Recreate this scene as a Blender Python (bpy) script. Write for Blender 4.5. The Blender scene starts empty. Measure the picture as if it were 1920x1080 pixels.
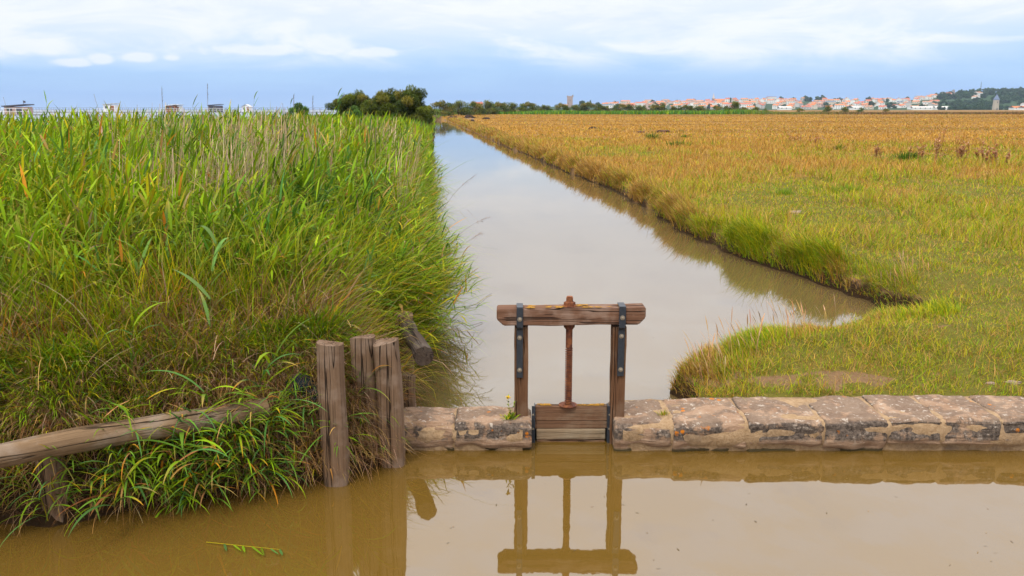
import bpy, bmesh, math, random
import numpy as np
from mathutils import Vector, Matrix
R = math.radians
rng = np.random.default_rng(11)
random.seed(5)
S = bpy.context.scene
COL = S.collection

# ---------------------------------------------------------------- camera
H = 2.65
PITCH = math.atan((540 - 203) / 1600)
cp, sp = math.cos(PITCH), math.sin(PITCH)
cam = bpy.data.cameras.new('camera')
cam.lens = 30; cam.sensor_width = 36; cam.clip_start = .05; cam.clip_end = 12000
camo = bpy.data.objects.new('camera', cam); COL.objects.link(camo)
camo.location = (0, 0, H); camo.rotation_euler = (math.pi/2 - PITCH, 0, 0)
S.camera = camo

# ---------------------------------------------------------------- light
SUN_EL, SUN_AZ = R(52), R(205)          # azimuth clockwise from +Y (behind the camera, a little to the left)
sun = bpy.data.lights.new('sun', 'SUN'); sun.energy = 1.5; sun.angle = R(10); sun.color = (1, .93, .80)
suno = bpy.data.objects.new('sun', sun); COL.objects.link(suno)
sd = Vector((math.sin(SUN_AZ)*math.cos(SUN_EL), math.cos(SUN_AZ)*math.cos(SUN_EL), math.sin(SUN_EL)))
suno.rotation_euler = sd.to_track_quat('Z', 'Y').to_euler()
suno.location = (0, -5, 20)
S.view_settings.view_transform = 'Standard'; S.view_settings.look = 'None'
S.view_settings.exposure = .38; S.view_settings.gamma = 1; S.view_settings.use_curve_mapping = False
S.cycles.max_bounces = 8; S.cycles.transparent_max_bounces = 8
S.cycles.volume_bounces = 0

# ---------------------------------------------------------------- node helper
class NT:
    def __init__(s, tree): s.t = tree; s.n = tree.nodes; s.l = tree.links
    def new(s, ty, **kw):
        n = s.n.new(ty)
        for k, v in kw.items():
            if k in n.inputs.keys() if isinstance(k, str) else False: s.set(n, k, v)
            else: setattr(n, k, v)
        return n
    def set(s, n, k, v):
        i = n.inputs[k]
        if isinstance(v, bpy.types.NodeSocket): s.l.new(v, i)
        elif isinstance(v, (tuple, list)) and i.type == 'RGBA' and len(v) == 3: i.default_value = (*v, 1)
        else: i.default_value = v
    def math(s, op, a, b=0., c=None, clamp=False):
        n = s.n.new('ShaderNodeMath'); n.operation = op; n.use_clamp = clamp
        for k, v in enumerate((a, b, c)):
            if v is None: continue
            s.set(n, k, v)
        return n.outputs[0]
    def mix(s, f, a, b, blend='MIX'):
        n = s.n.new('ShaderNodeMix'); n.data_type = 'RGBA'; n.blend_type = blend; n.clamp_factor = True
        s.set(n, 0, f); s.set(n, 6, a); s.set(n, 7, b)
        return n.outputs[2]
    def noise(s, vec, scale, detail=4, rough=.55, dist=0., out=0):
        n = s.n.new('ShaderNodeTexNoise')
        if vec is not None: s.set(n, 'Vector', vec)
        s.set(n, 'Scale', scale); s.set(n, 'Detail', detail); s.set(n, 'Roughness', rough); s.set(n, 'Distortion', dist)
        return n.outputs[out]
    def ramp(s, fac, stops, mode='LINEAR'):
        n = s.n.new('ShaderNodeValToRGB'); r = n.color_ramp; r.interpolation = mode
        while len(r.elements) < len(stops): r.elements.new(.5)
        for e, (p, c) in zip(r.elements, stops):
            e.position = p; e.color = (*c, 1) if isinstance(c, tuple) else (c, c, c, 1)
        s.set(n, 0, fac); return n.outputs[0]
    def rng(s, v, a, b, c=0., d=1., smooth=True):
        n = s.n.new('ShaderNodeMapRange'); n.clamp = True
        if smooth: n.interpolation_type = 'SMOOTHSTEP'
        for k, x in enumerate((v, a, b, c, d)): s.set(n, k, x)
        return n.outputs[0]
    def mapping(s, vec, scale=(1, 1, 1), loc=(0, 0, 0), rot=(0, 0, 0)):
        n = s.n.new('ShaderNodeMapping'); s.set(n, 'Vector', vec)
        n.inputs['Scale'].default_value = scale; n.inputs['Location'].default_value = loc; n.inputs['Rotation'].default_value = rot
        return n.outputs[0]

# ---------------------------------------------------------------- world: Nishita sky under an overcast deck
W = bpy.data.worlds.new('World'); S.world = W; W.use_nodes = True
W.node_tree.nodes.clear(); w = NT(W.node_tree)
SKYS = .1
sky = w.n.new('ShaderNodeTexSky'); sky.sky_type = 'NISHITA'; sky.sun_disc = False
sky.sun_elevation = SUN_EL; sky.sun_rotation = SUN_AZ
tc = w.n.new('ShaderNodeTexCoord')
sep = w.n.new('ShaderNodeSeparateXYZ'); w.l.new(tc.outputs['Generated'], sep.inputs[0])
az = w.math('ARCTAN2', sep.outputs[0], sep.outputs[1])
el = w.math('ARCSINE', sep.outputs[2])
comb = w.n.new('ShaderNodeCombineXYZ'); w.l.new(az, comb.inputs[0]); w.l.new(el, comb.inputs[1])
n1 = w.noise(w.mapping(comb.outputs[0], (3.2, 17, 1), (1.3, .4, 0)), 1., 6, .55, .5)
n2 = w.noise(w.mapping(comb.outputs[0], (9, 34, 1), (4.1, 2.2, 0)), 1., 6, .6, .3)
n3 = w.noise(w.mapping(comb.outputs[0], (1.6, 60, 1), (7.7, 1.2, 0)), 1., 4, .5)
wob = w.math('ADD', w.math('MULTIPLY', w.math('SUBTRACT', n1, .5), .075), w.math('MULTIPLY', w.math('SUBTRACT', n2, .5), .022))
wob = w.math('ADD', wob, w.math('MULTIPLY', w.math('SUBTRACT', n3, .5), .02))
wob = w.math('MULTIPLY', wob, w.rng(el, 0., .05, .15, 1.))
e2 = w.math('ADD', el, wob)
K = 1/SKYS
def kc(*c): return tuple(x*1.0 for x in c)
deck = w.ramp(w.math('MULTIPLY', e2, 2.), [(0, kc(.38,.56,.90)), (.03, kc(.33,.53,.90)), (.07, kc(.40,.62,.95)), (.105, kc(.54,.72,.97)),
      (.15, kc(.70,.81,.96)), (.21, kc(.80,.86,.97)), (.5, kc(.86,.845,.875)), (.9, kc(.93,.885,.84)), (1., kc(.95,.90,.85))])
# brighter folds in the deck
n4 = w.noise(w.mapping(comb.outputs[0], (7, 26, 1), (11.3, 5.4, 0)), 1., 8, .62, .8)
fold = w.rng(w.math('ADD', w.math('MULTIPLY', n1, .45), w.math('MULTIPLY', n4, .62)), .47, .63)
fold = w.math('MULTIPLY', fold, w.rng(el, .034, .066))
deck = w.mix(w.math('MULTIPLY', fold, .78), deck, (.93, .95, 1.0, 1))
grey = w.math('MULTIPLY', w.rng(n2, .55, .72), w.rng(el, .05, .08))
deck = w.mix(w.math('MULTIPLY', grey, .35), deck, (.60, .72, .95, 1))
# small low cumulus puffs, each by its bearing and height in the sky
def puff(cx, cy, rx, ry, base):
    dx = w.math('DIVIDE', w.math('SUBTRACT', az, cx), rx)
    dy = w.math('DIVIDE', w.math('SUBTRACT', el, cy), ry)
    d = w.math('SQRT', w.math('ADD', w.math('MULTIPLY', dx, dx), w.math('MULTIPLY', dy, dy)))
    nn = w.math('MULTIPLY', w.math('SUBTRACT', np2, .5), 1.5)
    m = w.rng(w.math('ADD', d, nn), 1.05, .45)
    return w.math('MULTIPLY', m, w.rng(el, base - .003, base + .003))
np2 = w.noise(w.mapping(comb.outputs[0], (26, 42, 1), (3, 9, 0)), 1., 6, .62, .4)
def ae(px, py): return math.atan((px-960)/1600), math.atan((203-py)/1600/math.sqrt(1+((px-960)/1600)**2))
acc = None
for px, py, rx, ry, b in [(-10, 75, 80, 75, 112), (60, 92, 55, 22, 110), (120, 96, 48, 18, 110), (160, 122, 34, 10, 131), (218, 116, 24, 12, 126), (283, 113, 42, 11, 122), (342, 113, 20, 8, 120),
                          (500, 100, 120, 12, 112), (630, 92, 70, 24, 110), (700, 105, 70, 12, 112)]:
    a, e = ae(px, py); _, bb = ae(px, b)
    m = puff(a, e, rx/1600, ry/1600, bb)
    acc = m if acc is None else w.math('MAXIMUM', acc, m)
deck = w.mix(w.math('MULTIPLY', acc, .72), deck, (.90, .93, 1.0, 1))
scl = w.n.new('ShaderNodeVectorMath'); scl.operation = 'SCALE'; w.l.new(deck, scl.inputs[0]); w.l.new(w.math('MULTIPLY', K*.84, w.math('ADD', 1., w.math('MULTIPLY', w.math('ADD', w.math('MULTIPLY', w.rng(el, .09, .32), .28), w.math('MULTIPLY', w.rng(el, .15, 1.35, smooth=False), 1.6)), 1.))), scl.inputs['Scale'])   # an overcast sky is brightest overhead
cover = w.mix(.92, sky.outputs[0], scl.outputs[0])
bg = w.n.new('ShaderNodeBackground'); w.l.new(cover, bg.inputs[0]); bg.inputs[1].default_value = SKYS
wo = w.n.new('ShaderNodeOutputWorld'); w.l.new(bg.outputs[0], wo.inputs[0])

# ---------------------------------------------------------------- maths helpers
def ray(px, py):
    u, v = (px-960)/1600, (540-py)/1600
    return u, cp + v*sp, -sp + v*cp
def onz(px, py, z):
    a, b, c = ray(px, py); t = (z-H)/c
    return np.array((a*t, b*t, z))
def ony(px, py, y):
    a, b, c = ray(px, py); t = y/b
    return np.array((a*t, y, H + c*t))
def sstep(x, a, b):
    t = np.clip((x-a)/(b-a), 0, 1); return t*t*(3-2*t)
def _hash(ix, iy, seed):
    h = (ix.astype(np.int64)*374761393 + iy.astype(np.int64)*668265263 + seed*982451653) & 0xffffffff
    h = ((h ^ (h >> 13))*1274126177) & 0xffffffff
    return ((h ^ (h >> 16)) & 0xffffff)/float(0xffffff)
def vnoise(x, y, seed=0):
    x = np.asarray(x, float); y = np.asarray(y, float)
    ix, iy = np.floor(x), np.floor(y); fx, fy = x-ix, y-iy
    fx = fx*fx*(3-2*fx); fy = fy*fy*(3-2*fy)
    a = _hash(ix, iy, seed); b = _hash(ix+1, iy, seed); c = _hash(ix, iy+1, seed); d = _hash(ix+1, iy+1, seed)
    return a + (b-a)*fx + (c-a)*fy + (a-b-c+d)*fx*fy
def fbm(x, y, seed=0, oct=3):
    s, a, t = 0, .5, 0
    for k in range(oct):
        s = s + a*vnoise(np.asarray(x)*2**k, np.asarray(y)*2**k, seed+k*17); t += a; a *= .5
    return s/t
def poly_sd(px, py, poly):
    """signed distance to a closed polygon, negative inside"""
    P = np.asarray(poly); n = len(P)
    best = np.full(px.shape, 1e18); ins = np.zeros(px.shape, bool)
    for i in range(n):
        a, b = P[i], P[(i+1) % n]; ex, ey = b-a
        wx, wy = px-a[0], py-a[1]
        t = np.clip((wx*ex + wy*ey)/(ex*ex+ey*ey+1e-12), 0, 1)
        dx, dy = wx-ex*t, wy-ey*t
        best = np.minimum(best, dx*dx+dy*dy)
        c = (a[1] <= py) != (b[1] <= py)
        if abs(ey) > 1e-12: ins ^= c & (px < a[0] + (py-a[1])/ey*ex)
    return np.where(ins, -1, 1)*np.sqrt(best)

# ---------------------------------------------------------------- the lie of the land
UW, LW, EW = .12, 0., -1.                       # water levels: canal above the sluice, basin below it, estuary
CL0 = onz(770, 756, UW)[:2]
def canal_left(y): return CL0[0] - .0856*(y - CL0[1])
RIGHT = [onz(px, py, UW)[:2] for px, py in [(1272, 746), (1268, 738), (1284, 722), (1335, 696), (1412, 671), (1488, 656), (1610, 640), (1735, 622), (1730, 598), (1660, 577), (1556, 540),
         (1464, 508), (1406, 491), (1335, 458), (1290, 442), (1250, 414), (1200, 385), (1150, 357), (1100, 337), (1040, 314), (985, 289), (950, 276), (900, 253), (872, 241), (850, 231), (838, 226.5)]]
yend = RIGHT[-1][1]
CANAL = [(canal_left(6.6), 6.6), (RIGHT[0][0], 6.6)] + [tuple(p) for p in RIGHT] + [(canal_left(yend+8)+1, yend+8), (canal_left(yend), yend)]
CANAL += [(canal_left(y), y) for y in (120, 60, 30, 15, 10)]
CANAL = np.array(CANAL)
LEFTB = [onz(px, py, LW)[:2] for px, py in [(-330, 1040), (-120, 1000), (0, 985), (95, 985), (160, 972), (250, 955), (340, 940), (480, 918), (590, 898), (660, 886), (745, 858)]]
BASIN = np.array([(-4.2, 2.2)] + [tuple(p) for p in LEFTB] + [(LEFTB[-1][0]+.02, 6.45), (9., 6.45), (9., 2.2)])
PL = ([-3, -.4, -.06, .03, .14, .3, .6, 1.1, 2.5, 9, 14, 22, 34, 60], [-.6, -.5, -.25, .06, .3, .58, .84, .98, 1.12, 1.18, 1.1, -.6, -2.0, -2.4])
PR = ([-3, -.4, -.05, .02, .1, .3, .9, 3, 10, 60], [-.5, -.4, -.15, .16, .34, .43, .5, .55, .58, .6])
HPX = [600, 1000, 1060, 1130, 1300, 1450, 1550, 1640, 1700, 1760, 1830, 1880, 1960, 2300, 3000]
HZ = [0, 3, 7, 9, 13, 16, 15, 14, 19, 27, 33, 34, 30, 20, 6]
def hill(x, y):
    d = np.maximum(y, 1.); px = 960 + 1600*np.asarray(x)/d
    return np.interp(px, HPX, HZ)*sstep(d, 1200, 1760)
def dists(x, y):
    return poly_sd(x, y, CANAL), poly_sd(x, y, BASIN)
def ground_z(x, y, full=False):
    x = np.atleast_1d(np.asarray(x, float)); y = np.atleast_1d(np.asarray(y, float))
    dc, db = dists(x, y)
    left = x < np.where(y > 6.4, canal_left(y)+1.0, np.where(y > 2.0, -.5, -1e9))
    left = left & (y < yend+60)
    near = (y <= 2.2) & ~left
    wig = (fbm(x*1.7, y*1.7, 3)-.5)*.44 + (fbm(x*7, y*7, 9)-.5)*.10
    d = np.minimum(dc, db) + wig*np.where(left, .6, 1)
    zl = np.interp(d, *PL) + (fbm(x*.8, y*.8, 21)-.5)*.16*sstep(d, .3, 1.5)
    zr = np.interp(dc + wig, *PR) + ((fbm(x*.45, y*.45, 31)-.5)*.16 + (fbm(x*2.1, y*2.1, 33)-.5)*.09)*sstep(dc, .2, 1.4)
    zr = np.minimum(zr, np.interp(y-6.68, [0, .08, .2, .5, 2.2], [-.6, .1, .26, .30, .60]) + (fbm(x*3, y*3, 5)-.5)*.03)
    zr = np.where((dc > .1) & (y > 30), zr + hill(x, y), zr)
    shore = canal_left(y) - 15
    zr = np.where((y > yend) & (x < shore), np.interp(shore-x, [0, 8, 20, 60], [.5, -.6, -2, -2.4]), zr)
    zn = np.interp(db, *PL)
    zz = np.where(left, zl, np.where(y < 6.5, zn, zr))
    zz = np.where((y > 6.2) & (y < 6.72) & (x > -.72) & (x < 8.6), np.minimum(zz, -.35), zz)
    if full: return zz, dc, db, left, near
    return zz

# ---------------------------------------------------------------- mesh helpers
def link(o, parent=None):
    COL.objects.link(o)
    if parent is not None: o.parent = parent
    return o
def tag(o, label=None, cat=None, group=None, kind=None):
    if label: o['label'] = label
    if cat: o['category'] = cat
    if group: o['group'] = group
    if kind: o['kind'] = kind
    return o
def empty(name, loc=(0, 0, 0), rz=0.):
    o = bpy.data.objects.new(name, None); o.location = loc; o.rotation_euler = (0, 0, rz); o.empty_display_size = .2
    return link(o)
def np_mesh(name, V, F, col=None, smooth=False):
    """V (n,3), F (m,k) same-sized faces"""
    me = bpy.data.meshes.new(name); k = F.shape[1]
    me.vertices.add(len(V)); me.vertices.foreach_set('co', V.astype(np.float32).ravel())
    me.loops.add(F.size); me.loops.foreach_set('vertex_index', F.astype(np.int32).ravel())
    me.polygons.add(len(F)); me.polygons.foreach_set('loop_start', np.arange(0, F.size, k, dtype=np.int32))
    me.polygons.foreach_set('use_smooth', np.full(len(F), smooth))
    me.update(calc_edges=True)
    if col is not None:
        a = me.attributes.new('col', 'FLOAT_COLOR', 'POINT')
        c = np.ones((len(V), 4), np.float32); c[:, :3] = col
        a.data.foreach_set('color', c.ravel())
    return me
class MB:
    def __init__(s): s.v = []; s.f = []; s.m = []
    def add(s, v, f, mi=0):
        o = len(s.v); s.v += [tuple(p) for p in v]; s.f += [tuple(i+o for i in q) for q in f]; s.m += [mi]*len(f)
    def box(s, a, b, mi=0, M=None):
        x0, y0, z0 = a; x1, y1, z1 = b
        v = [(x0,y0,z0),(x1,y0,z0),(x1,y1,z0),(x0,y1,z0),(x0,y0,z1),(x1,y0,z1),(x1,y1,z1),(x0,y1,z1)]
        if M is not None: v = [M @ Vector(p) for p in v]
        s.add(v, [(0,3,2,1),(4,5,6,7),(0,1,5,4),(1,2,6,5),(2,3,7,6),(3,0,4,7)], mi)
    def tube(s, pts, rad, n=8, mi=0, cap=True, jit=0., sq=None):
        pts = [Vector(p) for p in pts]; rad = rad if hasattr(rad, '__len__') else [rad]*len(pts)
        rings = []; prev = None
        for i, p in enumerate(pts):
            t = (pts[min(i+1, len(pts)-1)] - pts[max(i-1, 0)]).normalized()
            if prev is None:
                a = Vector((1, 0, 0)) if abs(t.x) < .8 else Vector((0, 1, 0))
            else: a = prev
            u = (a - t*a.dot(t)).normalized(); vv = t.cross(u); prev = u
            ring = []
            for k in range(n):
                an = 2*math.pi*k/n; r = rad[i]*(1 + (sq[k] if sq is not None else 0) + random.uniform(-jit, jit))
                ring.append(p + u*math.cos(an)*r + vv*math.sin(an)*r)
            rings.append(ring)
        v = [q for rr in rings for q in rr]; f = []
        for i in range(len(pts)-1):
            for k in range(n):
                f.append((i*n+k, i*n+(k+1) % n, (i+1)*n+(k+1) % n, (i+1)*n+k))
        if cap: f.append(tuple(range(n-1, -1, -1))); f.append(tuple((len(pts)-1)*n+k for k in range(n)))
        s.add(v, f, mi)
    def build(s, name, mats, parent=None, smooth=False, loc=None):
        me = bpy.data.meshes.new(name); me.from_pydata(s.v, [], s.f)
        for m in (mats if isinstance(mats, (list, tuple)) else [mats]): me.materials.append(m)
        me.polygons.foreach_set('material_index', s.m); me.polygons.foreach_set('use_smooth', [smooth]*len(s.f)); me.update()
        o = bpy.data.objects.new(name, me)
        if loc is not None: o.location = loc
        return link(o, parent)
def bevel(o, wd=.006, seg=2):
    m = o.modifiers.new('bevel', 'BEVEL'); m.width = wd; m.segments = seg; m.limit_method = 'ANGLE'; m.angle_limit = R(40)

class Blades:
    """collects curved strips (leaves, blades, stalks) and turns them into one mesh with a hue per strip"""
    def __init__(s): s.V = []; s.F = []; s.C = []; s.n = 0
    def add(s, root, h, wd, az, t0, t1, col, segs=3, prof='blade', roll=None, tip=None):
        root = np.asarray(root, float); N = len(root)
        if N == 0: return None
        b = lambda q: np.broadcast_to(np.asarray(q, float), (N,))
        h, wd, az, t0, t1 = map(b, (h, wd, az, t0, t1))
        ss = np.linspace(0, 1, segs+1); mid = (ss[1:]+ss[:-1])/2
        tl = t0[:, None] + t1[:, None]*mid[None]**1.3
        hx = np.sin(tl)*(h/segs)[:, None]; vz = np.cos(tl)*(h/segs)[:, None]
        hc = np.concatenate([np.zeros((N, 1)), np.cumsum(hx, 1)], 1); zc = np.concatenate([np.zeros((N, 1)), np.cumsum(vz, 1)], 1)
        P = np.stack([root[:, 0:1] + hc*np.sin(az)[:, None], root[:, 1:2] + hc*np.cos(az)[:, None], root[:, 2:3] + zc], -1)
        if roll is None: roll = rng.uniform(-.9, .9, N)
        pa = az + math.pi/2 + b(roll)
        side = np.stack([np.sin(pa), np.cos(pa), np.zeros(N)], -1)
        if prof == 'blade': pw = np.maximum((1-ss)**.55, .04)
        elif prof == 'leaf': pw = np.maximum(np.sin(np.pi*(ss*.86+.14))**.8, .05)
        elif prof == 'stalk': pw = 1-.5*ss
        else: pw = np.array(prof)
        ww = wd[:, None]*pw[None]*.5
        A = P - side[:, None]*ww[..., None]; B = P + side[:, None]*ww[..., None]
        V = np.stack([A, B], 2).reshape(-1, 3)
        i0 = (np.arange(N)*(segs+1)*2)[:, None] + (np.arange(segs)*2)[None]
        F = np.stack([i0, i0+1, i0+3, i0+2], -1).reshape(-1, 4) + s.n
        C = np.repeat(np.asarray(col, float)[:, None], segs+1, 1)
        if tip is not None:
            f = (np.clip(ss-.55, 0, 1)/.45)[None, :, None]; C = C*(1-f) + np.asarray(tip)[:, None]*f
        C = np.repeat(C[:, :, None], 2, 2).reshape(-1, 3)
        s.V.append(V); s.F.append(F); s.C.append(C); s.n += len(V)
        return P
    def cards(s, c, a, bvec, col):
        """flat leaf-sized quads: centre, two half vectors"""
        N = len(c)
        V = np.stack([c-a*.2-bvec, c+a, c+a*.2+bvec, c-a], 1).reshape(-1, 3)
        F = (np.arange(N)*4)[:, None] + np.arange(4)[None] + s.n
        s.V.append(V); s.F.append(F); s.C.append(np.repeat(col[:, None], 4, 1).reshape(-1, 3)); s.n += len(V)
    def mesh(s, name):
        return np_mesh(name, np.concatenate(s.V), np.concatenate(s.F), np.concatenate(s.C), True)
    def build(s, name, mat, parent=None, origin=None):
        me = s.mesh(name); me.materials.append(mat)
        o = bpy.data.objects.new(name, me)
        return link(o, parent)
def pick(pal, n, p=None, var=.18):
    pal = np.array(pal); i = rng.choice(len(pal), n, p=p)
    return pal[i]*np.exp(rng.normal(0, var, (n, 1)))*np.exp(rng.normal(0, var*.3, (n, 3)))

# ---------------------------------------------------------------- materials
def mat(name):
    m = bpy.data.materials.new(name); m.use_nodes = True; m.node_tree.nodes.clear()
    t = NT(m.node_tree); out = t.n.new('ShaderNodeOutputMaterial')
    return m, t, out
def princ(t, out, col, rough=.7, spec=.3, bump=None, bdist=.01, bstr=1., **kw):
    b = t.n.new('ShaderNodeBsdfPrincipled'); t.set(b, 'Base Color', col); t.set(b, 'Roughness', rough); t.set(b, 'Specular IOR Level', spec)
    for k, v in kw.items(): t.set(b, k, v)
    if bump is not None:
        bn = t.n.new('ShaderNodeBump'); t.set(bn, 'Height', bump); t.set(bn, 'Distance', bdist); t.set(bn, 'Strength', bstr); t.l.new(bn.outputs[0], b.inputs['Normal'])
    t.l.new(b.outputs[0], out.inputs[0]); return b
def leaf_mat(name, trans=.30, spec=.10):
    m, t, out = mat(name)
    a = t.n.new('ShaderNodeAttribute'); a.attribute_name = 'col'
    b = t.n.new('ShaderNodeBsdfPrincipled'); t.l.new(a.outputs[0], b.inputs['Base Color']); t.set(b, 'Roughness', .6); t.set(b, 'Specular IOR Level', spec)
    tr = t.n.new('ShaderNodeBsdfTranslucent'); t.l.new(a.outputs[0], tr.inputs[0])
    mx = t.n.new('ShaderNodeMixShader'); mx.inputs[0].default_value = trans
    t.l.new(b.outputs[0], mx.inputs[1]); t.l.new(tr.outputs[0], mx.inputs[2]); t.l.new(mx.outputs[0], out.inputs[0])
    return m
M_LEAF = leaf_mat('leaf'); M_DRY = leaf_mat('dry_stem', .15, .1)
def plain(name, c, rough=.7, spec=.3, nscale=20, namp=.2, metal=0.):
    m, t, out = mat(name); co = t.n.new('ShaderNodeTexCoord').outputs['Object']
    n = t.noise(co, nscale, 4)
    col = t.mix(n, tuple(x*(1-namp) for x in c), tuple(min(1, x*(1+namp)) for x in c))
    princ(t, out, col, rough, spec, n, .004, .3, Metallic=metal); return m
def wood_mat(name, c0, c1, dark, grey, axis=2, s=1.):
    m, t, out = mat(name); co = t.n.new('ShaderNodeTexCoord').outputs['Object']
    sc = [26*s]*3; sc[axis] = 1.1*s
    g = t.noise(t.mapping(co, tuple(sc)), 1., 6, .65, .4)
    sc2 = [60*s]*3; sc2[axis] = 1.6*s
    fine = t.noise(t.mapping(co, tuple(sc2)), 1., 4, .7)
    sc3 = [9*s]*3; sc3[axis] = .35*s
    crackn = t.noise(t.mapping(co, tuple(sc3)), 1., 3, .5, .6)
    crack = t.rng(t.math('ABSOLUTE', t.math('SUBTRACT', crackn, .5)), .0, .012)
    patch = t.noise(co, 5*s, 5, .6)
    col = t.mix(t.rng(g, .3, .7), c0, c1)
    col = t.mix(t.math('MULTIPLY', t.rng(fine, .5, .75), .55), col, dark)
    col = t.mix(t.math('MULTIPLY', t.rng(patch, .45, .68), .75), col, grey)
    col = t.mix(crack, dark, col)
    hgt = t.math('ADD', t.math('MULTIPLY', g, .5), t.math('ADD', t.math('MULTIPLY', fine, .3), t.math('MULTIPLY', crack, .7)))
    princ(t, out, col, .88, .12, hgt, .022/s, 1.)
    return m, t
M_POST, _ = wood_mat('weathered_post_wood', (.115, .068, .040), (.195, .125, .080), (.026, .017, .012), (.235, .17, .128))
M_LOG, tl = wood_mat('log_wood', (.14, .088, .05), (.23, .15, .085), (.04, .025, .015), (.24, .185, .14), axis=0)
M_GATEV, _ = wood_mat('gate_post_wood', (.105, .050, .026), (.155, .080, .042), (.045, .022, .012), (.16, .10, .065), axis=2)
M_BEAM, _ = wood_mat('gate_beam_wood', (.12, .058, .034), (.18, .095, .06), (.045, .025, .018), (.25, .17, .13), axis=0)
M_PANEL, _ = wood_mat('gate_board_wood', (.12, .060, .034), (.185, .105, .062), (.045, .026, .018), (.20, .135, .09), axis=0)
M_PALEB, _ = wood_mat('silted_board_wood', (.20, .14, .088), (.28, .21, .135), (.09, .06, .035), (.27, .22, .155), axis=0)
M_IRON = plain('painted_iron', (.035, .042, .055), .45, .5, 60, .35, .4)
M_BOLT = plain('bolt_steel', (.26, .22, .17), .5, .5, 80, .3, .5)
def rust_mat():
    m, t, out = mat('rust'); co = t.n.new('ShaderNodeTexCoord').outputs['Object']
    n = t.noise(co, 30, 6, .65); n2 = t.noise(co, 7, 4)
    col = t.ramp(n, [(.3, (.045, .018, .014)), (.5, (.12, .04, .022)), (.68, (.24, .085, .03))])
    col = t.mix(t.math('MULTIPLY', t.rng(n2, .5, .7), .6), col, (.30, .11, .03, 1))
    princ(t, out, col, .8, .25, n, .004, .7); return m
M_RUST = rust_mat()
def lichen_mat():
    m, t, out = mat('yellow_lichen'); co = t.n.new('ShaderNodeTexCoord').outputs['Object']
    n = t.noise(co, 60, 5, .7)
    princ(t, out, t.ramp(n, [(.35, (.13, .075, .03)), (.6, (.40, .20, .02))]), .9, .1, n, .005, 1.); return m
M_LICHEN = lichen_mat()
def stone_mat(name, orange=.66, darkamt=.9, seed=0):
    m, t, out = mat(name); tcn = t.n.new('ShaderNodeTexCoord'); co = tcn.outputs['Object']
    co = t.mapping(co, loc=(seed*1.7, seed*.9, 0))
    sepn = t.n.new('ShaderNodeSeparateXYZ'); t.l.new(tcn.outputs['Object'], sepn.inputs[0]); z = sepn.outputs[2]
    geo = t.n.new('ShaderNodeNewGeometry'); sn = t.n.new('ShaderNodeSeparateXYZ'); t.l.new(geo.outputs['Normal'], sn.inputs[0])
    strat = t.noise(t.mapping(co, (5, 5, 34)), 1., 5, .6, .5)
    big = t.noise(co, 4.5, 6, .6); fine = t.noise(co, 42, 6, .7); med = t.noise(co, 14, 5, .65)
    col = t.mix(t.rng(strat, .3, .7), (.25, .155, .10, 1), (.37, .255, .175, 1))
    col = t.mix(t.math('MULTIPLY', t.rng(fine, .45, .7), .35), col, (.17, .105, .06, 1))
    # black crust weathering: on the upper part of the face and over much of the top
    band = t.math('MULTIPLY', t.rng(t.math('ADD', z, t.math('MULTIPLY', t.math('SUBTRACT', med, .5), .06)), .085, .125), 1.)
    dk = t.rng(t.math('ADD', big, t.math('MULTIPLY', t.math('SUBTRACT', med, .5), .6)), .56 - .16*darkamt, .64 - .12*darkamt)
    topf = t.rng(sn.outputs[2], .5, .9)
    dk = t.math('MULTIPLY', t.math('MULTIPLY', dk, band), t.math('SUBTRACT', 1., t.math('MULTIPLY', topf, .45)))
    crust = t.mix(t.rng(fine, .35, .65), (.028, .025, .024, 1), (.15, .12, .10, 1))
    col = t.mix(t.math('MULTIPLY', dk, .93), col, crust)
    # pale lichen flecks and patches
    wl = t.rng(t.noise(co, 21, 5, .7, .3), .57, .64)
    col = t.mix(t.math('MULTIPLY', wl, t.rng(sn.outputs[2], -.2, .8, .25, .85)), col, (.44, .38, .32, 1))
    # orange lichen
    vo = t.n.new('ShaderNodeTexVoronoi'); t.set(vo, 'Scale', 15.); t.l.new(t.mapping(co, (1, 1, 1), (.3, 0, .2)), vo.inputs['Vector'])
    spot = t.rng(t.math('ADD', vo.outputs[0], t.math('MULTIPLY', t.math('SUBTRACT', fine, .5), .5)), .36, .24)
    spot = t.math('MULTIPLY', spot, t.math('MULTIPLY', t.rng(big, orange - .06, orange + .02), band))
    col = t.mix(spot, col, (.50, .16, .012, 1))
    # wet dark line at the water
    col = t.mix(t.rng(t.math('ADD', z, t.math('MULTIPLY', t.math('SUBTRACT', med, .5), .03)), .035, .012), col, (.055, .042, .02, 1))
    hh = t.math('ADD', t.math('ADD', t.math('MULTIPLY', strat, .5), t.math('MULTIPLY', big, .4)), t.math('ADD', t.math('MULTIPLY', med, .35), t.math('MULTIPLY', fine, .3)))
    princ(t, out, col, .9, .15, hh, .035, .9); return m
M_STONES = [stone_mat('limestone_a', .60, .85, 0), stone_mat('limestone_b', .68, 1.25, 3), stone_mat('limestone_c', .64, 1., 7)]
def mortar_mat():
    m, t, out = mat('lime_mortar'); co = t.n.new('ShaderNodeTexCoord').outputs['Object']
    n = t.noise(co, 30, 6, .7); b = t.noise(co, 4, 4)
    col = t.mix(t.rng(n, .3, .7), (.27, .175, .095, 1), (.40, .28, .17, 1))
    col = t.mix(t.math('MULTIPLY', t.rng(b, .5, .7), .5), col, (.14, .11, .09, 1))
    princ(t, out, col, .95, .1, n, .02, .9); return m
M_MORTAR = mortar_mat()
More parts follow.
